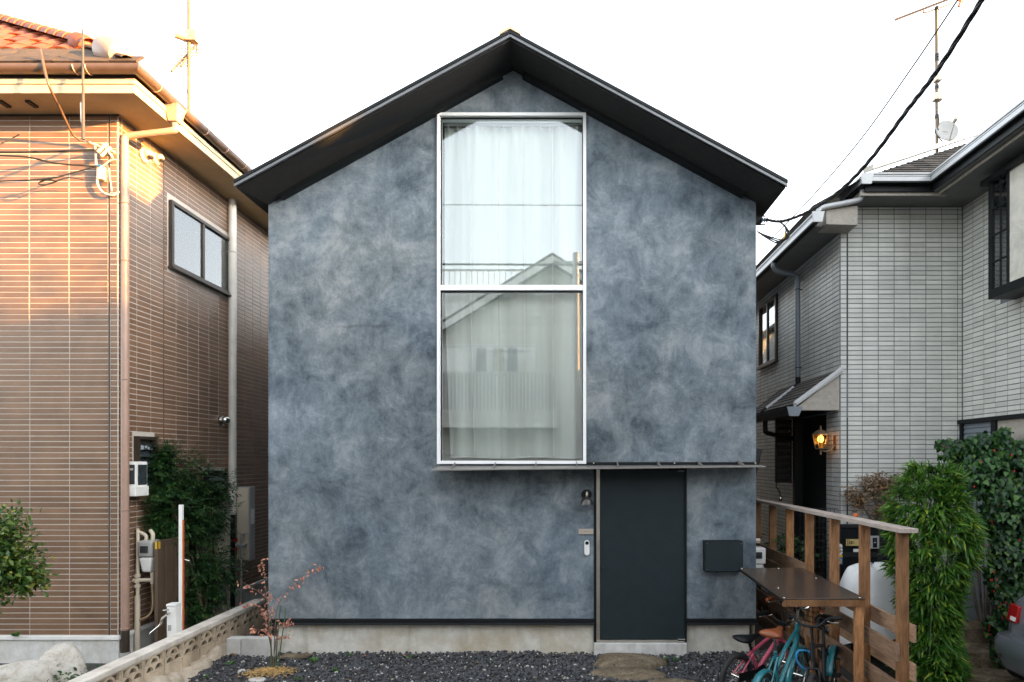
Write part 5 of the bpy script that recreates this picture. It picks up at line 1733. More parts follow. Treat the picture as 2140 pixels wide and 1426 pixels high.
# ---------------------------------------------------------------- cables
def cables():
    t = thing('overhead_cable', P(1592, 459, 7.3), 'thick twisted black service cable rising from the plastered house', 'cable')
    pts = [P(1602, 459, 7.32), P(1625, 463, 7.1), P(1652, 458, 6.85), P(1700, 437, 6.3), P(1760, 395, 5.7), P(1822, 330, 5.15), P(1895, 232, 4.55), P(1960, 146, 4.1), P(2052, 0, 3.6), P(2110, -95, 3.35), P(2300, -420, 2.7), P(2700, -1300, 1.7)]
    cl = bez(pts, 14)
    for ph in (0, 2.1, 4.2):
        q = []
        for i, p in enumerate(cl):
            a = ph + i * .55
            q.append(p + Vector((math.cos(a) * .008, 0, math.sin(a) * .008)))
        MB().tube(q, .0095, 6).build('strand', m_wire, t, smooth=True)
    a = MB().box(GX1 + .001, GX1 + .10, 7.38, 7.44, fz(466, 7.4), fz(455, 7.4))
    a.tube([P(1582, 452, 7.4), P(1600, 452, 7.4)], .008, 6).tube([P(1580, 470, 7.4), P(1599, 470, 7.4)], .008, 6)
    a.build('bracket', m_black, t)
    MB().lathe([(.012, -.035), (.03, -.03), (.014, -.012), (.03, 0), (.014, .012), (.030, .03), (.01, .04)], P(1598, 460, 7.36), 'x', 14).build('insulator', m_pipeR, t, smooth=40)
    loop = MB()
    for k in range(3):
        e = k * 4
        loop.tube(bez([P(1628, 463, 7.1), P(1640, 474 - k, 7.1), P(1642 + e, 488, 7.1), P(1636 + e, 500, 7.12), P(1622 + e, 507 - k * 3, 7.15), P(1600, 496 - k * 2, 7.2), P(1583, 484, 7.3)], 7), .008, 5)
    loop.build('drip_loop', m_wire, t, smooth=True)
    MB().tube([P(1641, 484, 7.1), P(1640, 494, 7.1), P(1636, 501, 7.11)], .007, 6).build('phase_marker', m_yellow, t)
    MB().tube([P(1620, 508, 7.13), P(1632, 504, 7.12), P(1645, 494, 7.1)], .012, 6).build('sleeve', m_wire, t)
    q = bez([P(1612, 500, 7.3), P(1700, 408, 6.4), P(1800, 290, 5.6), P(1900, 150, 4.8), P(2000, 2, 4.1), P(2110, -170, 3.5), P(2500, -850, 2.2)], 10)
    o = MB().tube(q, .0055, 6).build('thin_cable', m_wire)
    tag(o, 'thin straight wire crossing the sky above the thick cable', 'cable')
    # left side
    o = MB().tube(bez([P(84, 104, 6.50), P(88, 120, 6.48), P(102, 178, 6.45), P(128, 232, 6.7), P(150, 278, 6.9), P(168, 294, 6.97)], 10), [.013] * 51, 8).build('drop_cable', m_gutL, smooth=True)
    tag(o, 'brown drop cable curving down past the left eaves to the brown wall', 'cable')
    for pts, r, lab in (([P(-60, 320, 6.5), P(0, 318, 6.6), P(100, 317, 6.8), P(203, 314, 6.95)], .011, 'upper straight dark cable along the brown tiled front'),
                        ([P(-60, 322, 6.5), P(0, 325, 6.6), P(60, 329, 6.7), P(120, 342, 6.8), P(205, 348, 6.95)], .009, 'second dark cable sagging along the brown tiled front'),
                        ([P(-60, 382, 6.6), P(0, 379, 6.7), P(100, 374, 6.8), P(150, 362, 6.88), P(205, 347, 6.96)], .007, 'lower thin cable with a coil on the brown tiled front'),
                        ([P(-60, 320, 6.3), P(0, 301, 6.5), P(24, 290, 6.6), P(41, 281, 6.62)], .007, 'short black cable end at the left edge below the eaves')):
        o = MB().tube(bez(pts, 8), r, 6).build('wall_cable', m_wire, smooth=True)
        tag(o, lab, 'cable', 'cables along the brown tiled front')
    co = MB()
    for k in range(3):
        co.tube(bez([P(118, 379, 6.82), P(96, 374 + k * 2, 6.82), P(80, 384, 6.82), P(92, 388 - k, 6.82), P(108, 382 + k, 6.82), P(140, 372, 6.85), P(176, 376, 6.88)], 6), .004, 5)
    o = co.build('cable_coil', m_wire, smooth=True)
    tag(o, 'small loose cable coil hanging on the brown tiled front', 'cable')
    # street wires behind the photographer, in the window reflection
    for z, r, lab in ((9.55, .012, 'thin high street wire reflected in the upper window'), (7.86, .03, 'thick street cable reflected in the tall window')):
        o = MB().tube([Vector((-30 + 6 * i, -3, z + .02 * (i - 5) ** 2 - .0)) for i in range(11)], r, 6).build('street_wire', m_wire, smooth=True)
        tag(o, lab, 'cable')
    t = thing('utility_pole', (.25, -3, 0), 'concrete utility pole at the kerb, reflected at the window side', 'utility pole')
    MB().tube([(.25, -3, -.1), (.25, -3, 8.2)], [.12, .09], 16).build('pole', m_sill, t, smooth=40)
    MB().box(-.4, .9, -3.16, -3.10, 7.95, 8.0).box(-.4, .9, -3.16, -3.10, 7.3, 7.35).build('crossarm', m_grey, t)


cables()
# ---------------------------------------------------------------- front yard
def gravel():
    bm = bmesh.new()
    bmesh.ops.create_icosphere(bm, subdivisions=1, radius=1.0)
    V = np.array([v.co[:] for v in bm.verts])
    F = np.array([[v.index for v in f.verts] for f in bm.faces])
    bm.free()
    for nm, n, mat, s0, s1, seed in (('gravel', 17000, m_gravel, .008, .022, 1), ('pale_gravel', 2400, M('pale gravel', (.42, .40, .37), .85, 0, .3, 30, rnd=.5), .006, .015, 2)):
        rs = np.random.RandomState(seed)
        x = rs.uniform(-4.02, 2.66, n)
        y = rs.uniform(5.3, 7.4, n)
        keep = ~((y > 7.36) & (x > -3.45) & (x < 2.2)) & ~((x < -3.40) & (y > 7.2))
        x, y = x[keep], y[keep]
        n = len(x)
        z = .006 + .012 * np.sin(3.1 * x + y) * np.sin(2.3 * y - x) - .06 * np.clip((6.6 - y) / 1.4, 0, 1) + .014 * np.clip((y - 6.95) / .35, 0, 1) * rs.uniform(0, 1.4, n)
        s = (s0 + (s1 * 1.35 - s0) * rs.uniform(0, 1, n) ** 2.2)[:, None] * rs.uniform(.55, 1.25, (n, 3))
        s[:, 2] *= .75
        jit = 1 + rs.uniform(-.28, .28, (n, len(V), 1))
        an = rs.uniform(0, 6.28, n)
        ca, sa = np.cos(an)[:, None], np.sin(an)[:, None]
        p = V[None] * s[:, None, :] * jit
        q = np.stack([p[..., 0] * ca - p[..., 1] * sa, p[..., 0] * sa + p[..., 1] * ca, p[..., 2]], -1) + np.stack([x, y, z], -1)[:, None, :]
        f = (F[None] + (np.arange(n) * len(V))[:, None, None]).reshape(-1, 3)
        me = bpy.data.meshes.new(nm)
        me.from_pydata(q.reshape(-1, 3).tolist(), [], f.tolist())
        me.materials.append(mat)
        o = bpy.data.objects.new(nm, me)
        COL.objects.link(o)
        o['kind'] = 'stuff'


gravel()


def stone(name, u, v, d, w, dy, h, seed, mat, lab, cat, flat=None, amp=.16, group=None, sub=4, zc=0.0):
    c = P(u, v, d)
    o = MB().blob((c.x, c.y, zc), w, dy, h, seed, amp, sub, flat).build(name, mat, smooth=True)
    return tag(o, lab, cat, group)


gs = 'stepping stones before the dark door'
stone('stepping_stone', 1315, 0, 6.98, .37, .24, .20, 5, m_step, 'rounded brown stepping stone touching the door threshold', 'stone', .42, .16, gs, zc=-.03)
stone('stepping_stone', 1317, 0, 6.62, .40, .20, .20, 8, m_step, 'middle brown stepping stone with a cracked front edge', 'stone', .42, .17, gs, zc=-.06)
stone('stepping_stone', 1410, 0, 6.28, .30, .20, .16, 12, m_step, 'brown stepping stone cut by the bottom edge of the photo', 'stone', .5, .10, gs, zc=-.055)
gr = 'pale boulders at the foot of the brown tiled house'
stone('boulder', 38, 0, 6.15, .34, .26, .40, 21, m_rock, 'large pale boulder with rust spots in the lower left corner', 'boulder', .62, .24, gr, zc=-.03)
stone('boulder', 128, 0, 6.42, .22, .20, .36, 25, m_rock, 'smaller rounded pale boulder between the corner boulder and block wall', 'boulder', None, .12, gr, zc=-.03)
rust = M('rust stain', (.16, .05, .025), .9)
stone('flat_stone', 505, 0, 6.72, .045, .04, .028, 31, m_sill, 'small pale round stone left of the straw mulch', 'stone', None, .1, None, 3)
stone('flat_stone', 537, 0, 6.47, .095, .06, .03, 33, m_sill, 'pale grey flat stone in front of the straw mulch', 'stone', .4, .08, None, 3, zc=.0)
o = MB().hexa([(-3.32, 7.12, .012), (-3.02, 7.12, .012), (-2.96, 7.26, .012), (-3.28, 7.26, .012), (-3.32, 7.12, .035), (-3.02, 7.12, .035), (-2.96, 7.26, .035), (-3.28, 7.26, .035)]).build('paving_slab', m_step, bevel=.005)
tag(o, 'small flat paving slab behind the maple sapling', 'slab')
stone('pebble', 172, 0, 6.6, .06, .05, .07, 36, m_sill, 'small grey stone beside the rounded boulder', 'stone', None, .1, None, 2, zc=.02)
for i, (u, v, d, w, h) in enumerate([(300, 1398, 5.4, .05, .05)]):
    pass
# concrete blocks between the block wall and the house
for x0, x1, lab in ((fx(473, 7.22), fx(502.5, 7.22), 'short end concrete block against the garden wall'), (fx(503.5, 7.22), fx(573, 7.22), 'long concrete block beside the grey footing')):
    o = box('concrete_block', m_block, None, x0, x1, 7.22, 7.34, -.15, .215, .006)
    tag(o, lab, 'block', 'concrete blocks closing the side passage')


def maple():
    b = P(570, 1405, 6.7)
    b.z = -.01
    t = thing('maple_sapling', b, 'thin young maple sapling with dry red leaves beside the plaster corner', 'sapling')
    stems = [[(570, 1405), (566, 1340), (562, 1290), (556, 1235), (551, 1195), (548, 1168)], [(572, 1403), (574, 1330), (580, 1270), (600, 1237), (630, 1212), (670, 1184)],
             [(570, 1400), (562, 1320), (552, 1290), (535, 1265), (510, 1262)], [(566, 1330), (560, 1290), (556, 1250), (520, 1225), (500, 1213)], [(574, 1360), (582, 1310), (600, 1300), (607, 1297)],
             [(568, 1370), (561, 1330), (545, 1318), (530, 1316)], [(571, 1390), (577, 1340), (590, 1330), (606, 1326)]]
    tips = []
    for k, s in enumerate(stems):
        pts = bez([P(u, v, 6.7 - .05 * k * (i / len(s)) + .03 * i) for i, (u, v) in enumerate(s)], 6)
        n = len(pts)
        MB().tube(pts, [max(.0018, .006 * (1 - i / n)) for i in range(n)], 6).build('stem', m_bark if k else m_cane, t, smooth=True)
        for i, p in enumerate(pts):
            f = i / n
            if f > .35 or (k in (0, 2, 3) and f > .2): tips.append(p)
    pos, d, up, sz = [], [], [], []
    for i in range(230):
        p = tips[RNG.randrange(len(tips))]
        pos.append(p + Vector((RNG.gauss(0, .022), RNG.gauss(0, .025), RNG.gauss(0, .02))))
        d.append((RNG.uniform(-1, 1), RNG.uniform(-1, .3), RNG.uniform(-1.3, .25)))
        up.append((RNG.uniform(-.6, .6), -.7, RNG.uniform(.2, 1)))
        sz.append(RNG.uniform(.024, .050))
    add_leaves(t, l_maple, pos, d, up, sz, 'oval', 230)
    gsk = 'green garden canes beside the maple sapling'
    for a, b2, lab in (((566, 1408), (567, 1296), 'shortest left green cane tied to the sapling'), ((573, 1404), (586, 1266), 'middle tall green cane leaning right'), ((578, 1406), (598, 1272), 'rightmost green cane leaning right')):
        p0, p1 = P(a[0], a[1], 6.68), P(b2[0], b2[1], 6.75)
        p0.z = -.03
        o = MB().tube([p0, p1], .006, 8).build('garden_cane', m_cane, smooth=40)
        tag(o, lab, 'cane', gsk)
    # straw
    m = MB()
    for i in range(900):
        a = RNG.uniform(0, 6.28)
        r = abs(RNG.gauss(0, .5))
        if r > 1: continue
        c = Vector((b.x + math.cos(a) * r * .34 + .0, 6.66 + math.sin(a) * r * .22, .012 + .05 * (1 - r) * RNG.uniform(.3, 1)))
        q = RNG.uniform(0, 6.28)
        l = RNG.uniform(.02, .05)
        dv = Vector((math.cos(q) * l, math.sin(q) * l, RNG.uniform(-.01, .012)))
        m.bar(c - dv / 2, c + dv / 2, .005, .003)
    m.build('straw_mulch', m_straw, kind='stuff')


maple()


def weed(u, d, n, s, lab, mat=None, x=None):
    c = Vector((x if x is not None else fx(u, d), d, -.005 - .06 * max(0, min(1, (6.6 - d) / 1.4))))
    t = thing('weed', c, lab, 'weed', 'small weeds in the dark gravel')
    pos, dd, up, sz = [], [], [], []
    for i in range(n):
        a = RNG.uniform(0, 6.28)
        pos.append(c + Vector((math.cos(a) * .25 * s * RNG.random(), math.sin(a) * .25 * s * RNG.random(), .012 + RNG.uniform(0, .35) * s)))
        dd.append((math.cos(a), math.sin(a), RNG.uniform(.1, 1.0)))
        up.append((RNG.uniform(-.3, .3), RNG.uniform(-.5, 0), 1))
        sz.append(s * RNG.uniform(.35, .8))
    add_leaves(t, mat or l_weed, pos, dd, up, sz, 'oval', min(n, 12), 1.0)
    MB().tube([c, c + Vector((0, 0, .3 * s))], .003, 5).build('stem', m_cane, t)


weed(657, 7.02, 12, .085, 'largest leafy weed in the gravel right of the straw')
weed(697, 6.7, 8, .07, 'low weed in the gravel halfway to the photo edge')
weed(732, 7.24, 7, .07, 'weed sprouting against the footing, two pale leaves')
weed(480, 6.9, 9, .08, 'weed in the gravel beside the end of the block wall')
weed(484, 7.16, 9, .09, 'reddish green weed at the foot of the short concrete block', l_dry)
weed(625, 6.45, 9, .07, 'dark weed at the right edge of the straw mulch')
weed(1385, 7.0, 9, .085, 'weed tuft right of the rounded stepping stone')
weed(1412, 7.05, 6, .06, 'tiny weed between stepping stone and bicycles')
weed(855, 7.15, 6, .06, 'tiny weed by the footing left of the door')
weed(1030, 7.0, 5, .05, 'faint weed in the gravel left of the stepping stones')
weed(430, 6.5, 7, .07, 'weed on the rubble foot of the block wall')
t_ = thing('sprout', Vector((fx(34, 6.98), 6.975, .306)), 'bright green sprout growing on the white base trim', 'weed')
add_leaves(t_, l_weed, [(fx(34, 6.98) + RNG.uniform(-.03, .03), 6.975, .31) for i in range(16)], [(RNG.uniform(-1, 1), RNG.uniform(-.6, .1), RNG.uniform(.4, 1.2)) for i in range(16)],
           [(0, -.5, 1)] * 16, [RNG.uniform(.04, .07) for i in range(16)], 'oval', 16)
fl = MB()
for i in range(90):
    x, y = RNG.uniform(-4.0, 2.6), RNG.choice([RNG.uniform(7.18, 7.33), RNG.uniform(5.6, 7.3)])
    if RNG.random() < .35: x, y = RNG.uniform(2.0, 2.6), RNG.uniform(6.9, 7.4)
    s = RNG.uniform(.012, .03)
    a = RNG.uniform(0, 6.28)
    ca, sa = math.cos(a) * s, math.sin(a) * s
    z = .025 - .06 * max(0, min(1, (6.6 - y) / 1.4))
    fl.add([(x - ca, y - sa, z), (x + sa * .5, y - ca * .5, z + s * .4), (x + ca, y + sa, z + .004), (x - sa * .5, y + ca * .5, z + s * .3)], [(0, 1, 2, 3)])
fl.build('fallen_leaves', l_dry, kind='stuff')
gw = MB()
for i in range(160):
    x, y = RNG.uniform(-5.3, -4.27), RNG.uniform(5.3, 6.7)
    gw.blob((x, y, .0), RNG.uniform(.015, .05), RNG.uniform(.015, .05), RNG.uniform(.01, .035), i, .2, 1)
gw.build('side_pebbles', m_sill, kind='stuff')
t_ = thing('ground_ivy', (-4.75, 6.2, 0), 'dark low ivy between the boulders and the garden wall', 'plant')
pos = [(RNG.uniform(-5.1, -4.35), RNG.uniform(5.7, 6.5), RNG.uniform(.02, .16)) for i in range(420)]
add_leaves(t_, l_nand, pos, [(RNG.uniform(-1, 1), RNG.uniform(-1, .2), RNG.uniform(-.2, .8)) for p in pos], [(0, -.5, 1)] * len(pos), U(.03, .06, len(pos)), 'oval', 60)


# ---------------------------------------------------------------- bushes on the left
def nandina():
    c = Vector((-4.72, 7.85, 0))
    t = thing('leafy_bush', c, 'tall dark green fine leaved bush growing by the brown side wall', 'bush')
    lobes = [(318, 1000, 7.75, .40, .34), (370, 990, 7.9, .42, .32), (300, 1060, 7.7, .36, .34), (360, 1070, 7.75, .5, .4), (410, 1075, 8.0, .34, .34), (400, 1160, 7.9, .38, .32), (345, 1120, 7.8, .38, .3),
             (425, 1220, 8.0, .30, .26), (400, 1260, 7.85, .30, .22), (440, 1010, 8.2, .26, .18), (447, 1190, 8.1, .24, .18), (440, 1070, 8.15, .22, .2), (325, 960, 7.7, .20, .14)]
    stems = []
    for k, (u, v, d, rx, rz) in enumerate(lobes):
        e = P(u, v, d)
        b = c + Vector((RNG.uniform(-.1, .22), RNG.uniform(-.1, .2), 0))
        pts = bez([b, b.lerp(e, .5) + Vector((RNG.uniform(-.05, .05), 0, .08)), e], 6)
        MB().tube(pts, [.016 * (1 - .7 * i / len(pts)) for i in range(len(pts))], 6).build('stem', m_bark, t, smooth=True)
    pos, d, up, sz = [], [], [], []
    for k in range(1750):
        u, v, dd, rx, rz = lobes[min(int(RNG.random() ** .9 * len(lobes)), len(lobes) - 1)]
        e = P(u, v, dd)
        a, b = RNG.uniform(0, 6.28), RNG.uniform(-1, 1)
        r = RNG.uniform(.35, 1.03)
        q = math.sqrt(1 - b * b)
        o = Vector((q * math.cos(a) * rx, q * math.sin(a) * rx * .75, b * rz)) * r
        s = e + o
        if s.x < LX + .05: s.x = LX + .05 + RNG.random() * .1
        if s.z < .12: continue
        dirv = (o.normalized() * .8 + Vector((RNG.uniform(-.5, .5), RNG.uniform(-.7, .2), RNG.uniform(-.5, .35)))).normalized()
        side = dirv.cross(Vector((0, 0, 1))).normalized()
        L_ = RNG.uniform(.10, .20)
        for j in range(5):
            f = (j + .6) / 5
            p = s + dirv * L_ * f - Vector((0, 0, .03 * f * f))
            for sg in (-1, 1):
                pos.append(p)
                d.append(tuple(dirv * .55 + side * sg + Vector((0, 0, RNG.uniform(-.35, .15)))))
                up.append((RNG.uniform(-.35, .35), RNG.uniform(-.5, .1), 1))
                sz.append(RNG.uniform(.045, .078))
        pos.append(s + dirv * L_)
        d.append(tuple(dirv))
        up.append((0, -.2, 1))
        sz.append(.07)
    add_leaves(t, l_nand, pos, d, up, sz, 'small', 260, 1.0)


nandina()


def shrub_left():
    c = P(-14, 1160, 5.6)
    t = thing('round_shrub', (c.x, c.y, 0), 'light green shrub reaching in from the left edge', 'shrub')
    MB().tube(bez([(c.x - .15, c.y, -.05), (c.x - .1, c.y, .7), (c.x, c.y, 1.2)], 5), [.035] * 11, 8).build('trunk', m_bark, t, smooth=True)
    br = [(60, 1150), (75, 1205), (40, 1100), (20, 1080), (55, 1225), (10, 1230), (80, 1195), (0, 1150), (30, 1180), (-20, 1260), (-30, 1120)]
    m = MB()
    pos, d, up, sz = [], [], [], []
    for (u, v) in br:
        e = P(u, v, 5.6 + RNG.uniform(-.2, .2))
        m.tube(bez([c, c.lerp(e, .5) + Vector((0, 0, .05)), e], 4), [.008] * 9, 5)
        for i in range(300):
            f = RNG.uniform(.35, 1.05)
            p = c.lerp(e, f) + Vector((RNG.gauss(0, .055), RNG.gauss(0, .07), RNG.gauss(0, .055)))
            pos.append(p)
            o = (e - c).normalized()
            d.append(tuple(o * .7 + Vector((RNG.uniform(-.9, .9), RNG.uniform(-1, .2), RNG.uniform(-.5, .8)))))
            up.append((RNG.uniform(-.5, .5), -.5, 1))
            sz.append(RNG.uniform(.04, .07))
    m.build('branch', m_bark, t, smooth=True)
    add_leaves(t, l_shrub, pos, d, up, sz, 'oval', 290, .9)


shrub_left()
# ---------------------------------------------------------------- timber fence on the right
FX = 2.76


def fence():
    t = thing('timber_fence', (FX, 7, 0), 'brown timber fence with a weathered top rail and staggered planks', 'fence')
    ys = [5.10, 5.75, 6.40, 7.06, 7.69, 8.33, 8.99]
    pm_ = MB().box(-.045, .045, -.0, .045 * 1.0, 0, 1.69).mesh('post', m_post)
    for y in ys:
        o = put('post', pm_, t, Vector((FX, y, 0)))
        m = o.modifiers.new('bevel', 'BEVEL')
        m.width = .003
        m.segments = 2
    MB().hexa([(FX - .075, 5.02, 1.692), (FX + .075, 5.02, 1.692), (FX + .075, 9.3, 1.692), (FX - .075, 9.3, 1.692), (FX - .075, 5.02, 1.728), (FX + .075, 5.02, 1.728), (FX + .075, 9.3, 1.728), (FX - .075, 9.3, 1.728)]).build('top_rail', m_rail, t, bevel=.003)
    for zs, x0, x1, off in (((.64, .33, .02), FX - .072, FX - .046, 0), ((.80, .485, .175), FX + .046, FX + .072, .02)):
        for z in zs:
            y0, y1 = 5.07 + off - (.05 if off else 0), 9.2
            for a, b in ((y0, 7.08), (7.085, y1)):
                MB().box(x0, x1, a, b, z + RNG.uniform(-.004, .004), z + .142).build('plank', m_board, t, bevel=.003)
    # short dark boards further back
    for z, y0 in ((.98, 7.05), (.82, 7.1)):
        MB().box(FX - .072, FX - .046, y0, 9.1, z, z + .14).build('plank', m_board, t, bevel=.003)


fence()


def shelter():
    t = thing('bicycle_shelter', (2.3, 6.2, 0), 'low bicycle shelter with a dark plywood top against the timber fence', 'shelter')
    z = 1.062
    q = [(1.905, 5.50), (2.640, 5.50), (2.68, 7.09), (1.955, 7.06)]
    MB().hexa([(a, b, z - .012) for a, b in q] + [(a, b, z) for a, b in q]).build('top_panel', m_ply, t, bevel=.002)
    e = MB().bar((1.908, 5.50, z - .022), (1.958, 7.06, z - .022), .014, .020).build('edge_strip', m_black, t)
    MB().bar((1.91, 5.515, z - .045), (2.60, 5.515, z - .045), .03, .060).build('front_beam', m_post, t, bevel=.002)
    MB().bar((2.10, 5.55, z - .055), (2.14, 7.03, z - .055), .03, .05).build('side_beam', m_post, t, bevel=.002)
    MB().bar((1.99, 7.03, z - .045), (2.66, 7.05, z - .045), .03, .06).build('rear_beam', m_post, t, bevel=.002)
    box('leg', m_post, t, 2.565, 2.64, 5.53, 5.575, -.1, z - .014, .003)
    box('leg', m_post, t, 2.60, 2.665, 6.62, 6.66, -.1, z - .014, .003)
    for a, b in ((1.93, 5.53), (2.60, 5.53), (2.02, 5.95), (2.58, 6.45), (1.975, 7.03), (2.40, 7.05)):
        MB().lathe([(.010, 0), (.009, .003), (.002, .004)], (a, b, z), 'z', 10).build('screw', m_chrome, t)
    MB().bar((2.2, 6.98, .9), (2.66, 7.0, .9), .02, .12).build('rear_board', m_board, t)


shelter()


# ---------------------------------------------------------------- bicycles
def bicycle(label, loc, ang, r, wb, frame, saddle_h, bar_h, m_sad, m_grip, fender=None, basket=False, bar=m_black, steps=True, flat=.26, ring_lock=False):
    t = thing('bicycle', (0, 0, 0), label, 'bicycle')
    rx, fxx = -wb / 2, wb / 2
    for x in (rx, fxx):
        c = Vector((x, 0, r))
        tr = .027 if r < .24 else .021
        w = MB().ring(c, r - tr, tr, 'y', 36, 10).build('wheel', m_rubber, t, smooth=True)
        MB().ring(c, r - 2.3 * tr, .009, 'y', 36, 6).build('rim', m_chrome, w, smooth=True)
        sp = MB()
        for k in range(20):
            a = 2 * math.pi * k / 20
            sp.tube([c + Vector((.012 * math.cos(a), (-.02 if k % 2 else .02), .012 * math.sin(a))), c + Vector(((r - 2.3 * tr) * math.cos(a + .1), 0, (r - 2.3 * tr) * math.sin(a + .1)))], .0013, 4)
        sp.build('spokes', m_chrome, w)
        MB().tube([c + Vector((0, -.045, 0)), c + Vector((0, .045, 0))], .016, 12).build('hub', m_chrome, w, smooth=40)
        if fender:
            f = MB()
            n, fr = 22, r + .018
            a0, a1 = (R(20), R(215)) if x == rx else (R(-15), R(165))
            for k in range(n + 1):
                a = a0 + (a1 - a0) * k / n
                for yy, dr in ((-.032, -.012), (-.018, .002), (0, .006), (.018, .002), (.032, -.012)):
                    f.v.append((x + (fr + dr) * math.cos(math.pi - a), yy, r + (fr + dr) * math.sin(math.pi - a)))
            for k in range(n):
                for j in range(4): f.f.append((k * 5 + j, k * 5 + j + 1, k * 5 + j + 6, k * 5 + j + 5))
            fo_ = f.build('fender', fender, t, smooth=True)
            fo_.modifiers.new('solid', 'SOLIDIFY').thickness = .003
            st = MB()
            for yy in (-.04, .04):
                for a in (R(70), R(150)):
                    st.tube([(x, yy, r), (x + fr * math.cos(math.pi - a), yy * .8, r + fr * math.sin(math.pi - a))], .0025, 5)
            st.build('fender_stay', m_chrome, t)
    bb = Vector((rx + wb * .42, 0, r * .98))
    st_ = Vector((rx + wb * .27, 0, max(r + .22, saddle_h - .16)))
    hb = Vector((fxx - wb * .12, 0, r * 2 + .06))
    ht = Vector((fxx - wb * .15, 0, max(r * 2 + .16, bar_h - .14)))
    tr = .017 if r > .21 else .015
    fm = MB().tube([bb, st_], tr, 10).tube([bb, hb.lerp(ht, .25)], tr * 1.3, 10).tube([hb, ht], tr * 1.25, 10)
    if steps: fm.tube(bez([st_.lerp(bb, .45), st_.lerp(ht, .5) + Vector((0, 0, -.10)), hb.lerp(ht, .7)], 6), tr * 1.1, 10)
    else: fm.tube([st_.lerp(bb, .08), ht.lerp(hb, .2)], tr, 10)
    for yy in (-.045, .045):
        ax = Vector((rx, yy, r))
        fm.tube([bb + Vector((0, yy * .7, 0)), ax], .010, 8).tube([st_.lerp(bb, .15) + Vector((0, yy * .35, 0)), ax], .009, 8)
    fm.build('frame', frame, t, smooth=40)
    fk = MB().tube([hb, hb + Vector((.012, 0, -.05))], tr * 1.1, 8).tube([hb + Vector((.01, -.05, -.045)), hb + Vector((.01, .05, -.045))], .013, 8)
    for yy in (-.05, .05): fk.tube(bez([hb + Vector((.01, yy, -.045)), Vector((fxx - .03, yy, r + .09)), Vector((fxx, yy, r))], 5), .011, 8)
    fk.build('fork', frame, t, smooth=40)
    MB().tube([st_ - (st_ - bb).normalized() * .03, st_ + (st_ - bb).normalized() * (saddle_h - st_.z)], .013, 10).build('seat_post', m_chrome if not m_sad == m_black else m_black, t, smooth=40)
    sp_ = st_ + (st_ - bb).normalized() * (saddle_h - st_.z)
    s = MB()
    sec = [(-.125, .058, .018), (-.11, .078, .035), (-.06, .082, .042), (0, .055, .036), (.06, .030, .028), (.115, .022, .022), (.135, .012, .012)]
    nn = 14
    for (x, w, h) in sec:
        for k in range(nn):
            a = 2 * math.pi * k / nn
            zz = math.sin(a) * h
            s.v.append((sp_.x + x * 1.2, math.cos(a) * w * 1.15, sp_.z + .02 + (zz if zz > 0 else zz * .75) + (.012 if abs(x) > .1 else 0)))
    for i in range(len(sec) - 1):
        for k in range(nn): s.f.append((i * nn + k, i * nn + (k + 1) % nn, (i + 1) * nn + (k + 1) % nn, (i + 1) * nn + k))
    s.f += [tuple(reversed(range(nn))), tuple((len(sec) - 1) * nn + k for k in range(nn))]
    s.build('saddle', m_sad, t, smooth=True)
    stt = Vector((ht.x - .01, 0, bar_h))
    hbm = MB().tube([ht, ht + (ht - hb).normalized() * max(.03, bar_h - ht.z - .02), stt + Vector((.03, 0, 0))], .013, 10)
    half = bez([stt + Vector((.03, 0, 0)), stt + Vector((.03, .07, .01)), stt + Vector((0.02, .13, .06)), stt + Vector((-.02, flat * .85, .065)), stt + Vector((-.09, flat, .055))], 6)
    hbm.tube(half, .011, 8).tube([Vector((p.x, -p.y, p.z)) for p in half], .011, 8)
    hbm.build('handlebar', bar, t, smooth=40)
    for sg in (-1, 1):
        e0 = stt + Vector((-.02, sg * flat * .88, .064))
        e1 = stt + Vector((-.135, sg * (flat + .03), .048))
        MB().tube([e0, e0.lerp(e1, .5), e1], [.017, .019, .018], 10).build('grip', m_grip, t, smooth=40)
        MB().tube(bez([stt + Vector((.02, sg * flat * .72, .05)), stt + Vector((-.01, sg * (flat * .9), .03)), stt + Vector((-.09, sg * (flat + .03), .018))], 4), .006, 6).build('brake_lever', m_chrome, t, smooth=True)
        MB().tube(bez([stt + Vector((.02, sg * flat * .7, .05)), stt + Vector((.12, sg * .08, .08)), hb + Vector((.05, sg * .02, .05))], 5), .003, 5).build('brake_cable', m_wire, t)
    ck = MB().tube([bb + Vector((0, -.06, 0)), bb + Vector((0, .06, 0))], .02, 10).lathe([(.07, -.004), (.07, .004)], bb + Vector((0, -.05, 0)), 'y', 24)
    ck.tube([bb + Vector((0, -.06, 0)), bb + Vector((.09, -.065, -.09))], .008, 6).tube([bb + Vector((0, .06, 0)), bb + Vector((-.09, .065, .09))], .008, 6)
    ck.build('crank', m_black, t, smooth=40)
    for p in (bb + Vector((.09, -.10, -.09)), bb + Vector((-.09, .10, .09))): MB().box(p.x - .04, p.x + .04, p.y - .035, p.y + .035, p.z - .01, p.z + .01).build('pedal', m_black, t)
    MB().bar(bb + Vector((.05, -.052, .0)), Vector((rx - .02, -.052, r)), .014, .085).build('chain_guard', m_black, t, bevel=.006)
    if ring_lock: MB().ring((rx, 0, r), r * 1.0, .016, 'y', 12, 8, R(20), R(75)).build('ring_lock', m_white, t, smooth=True)
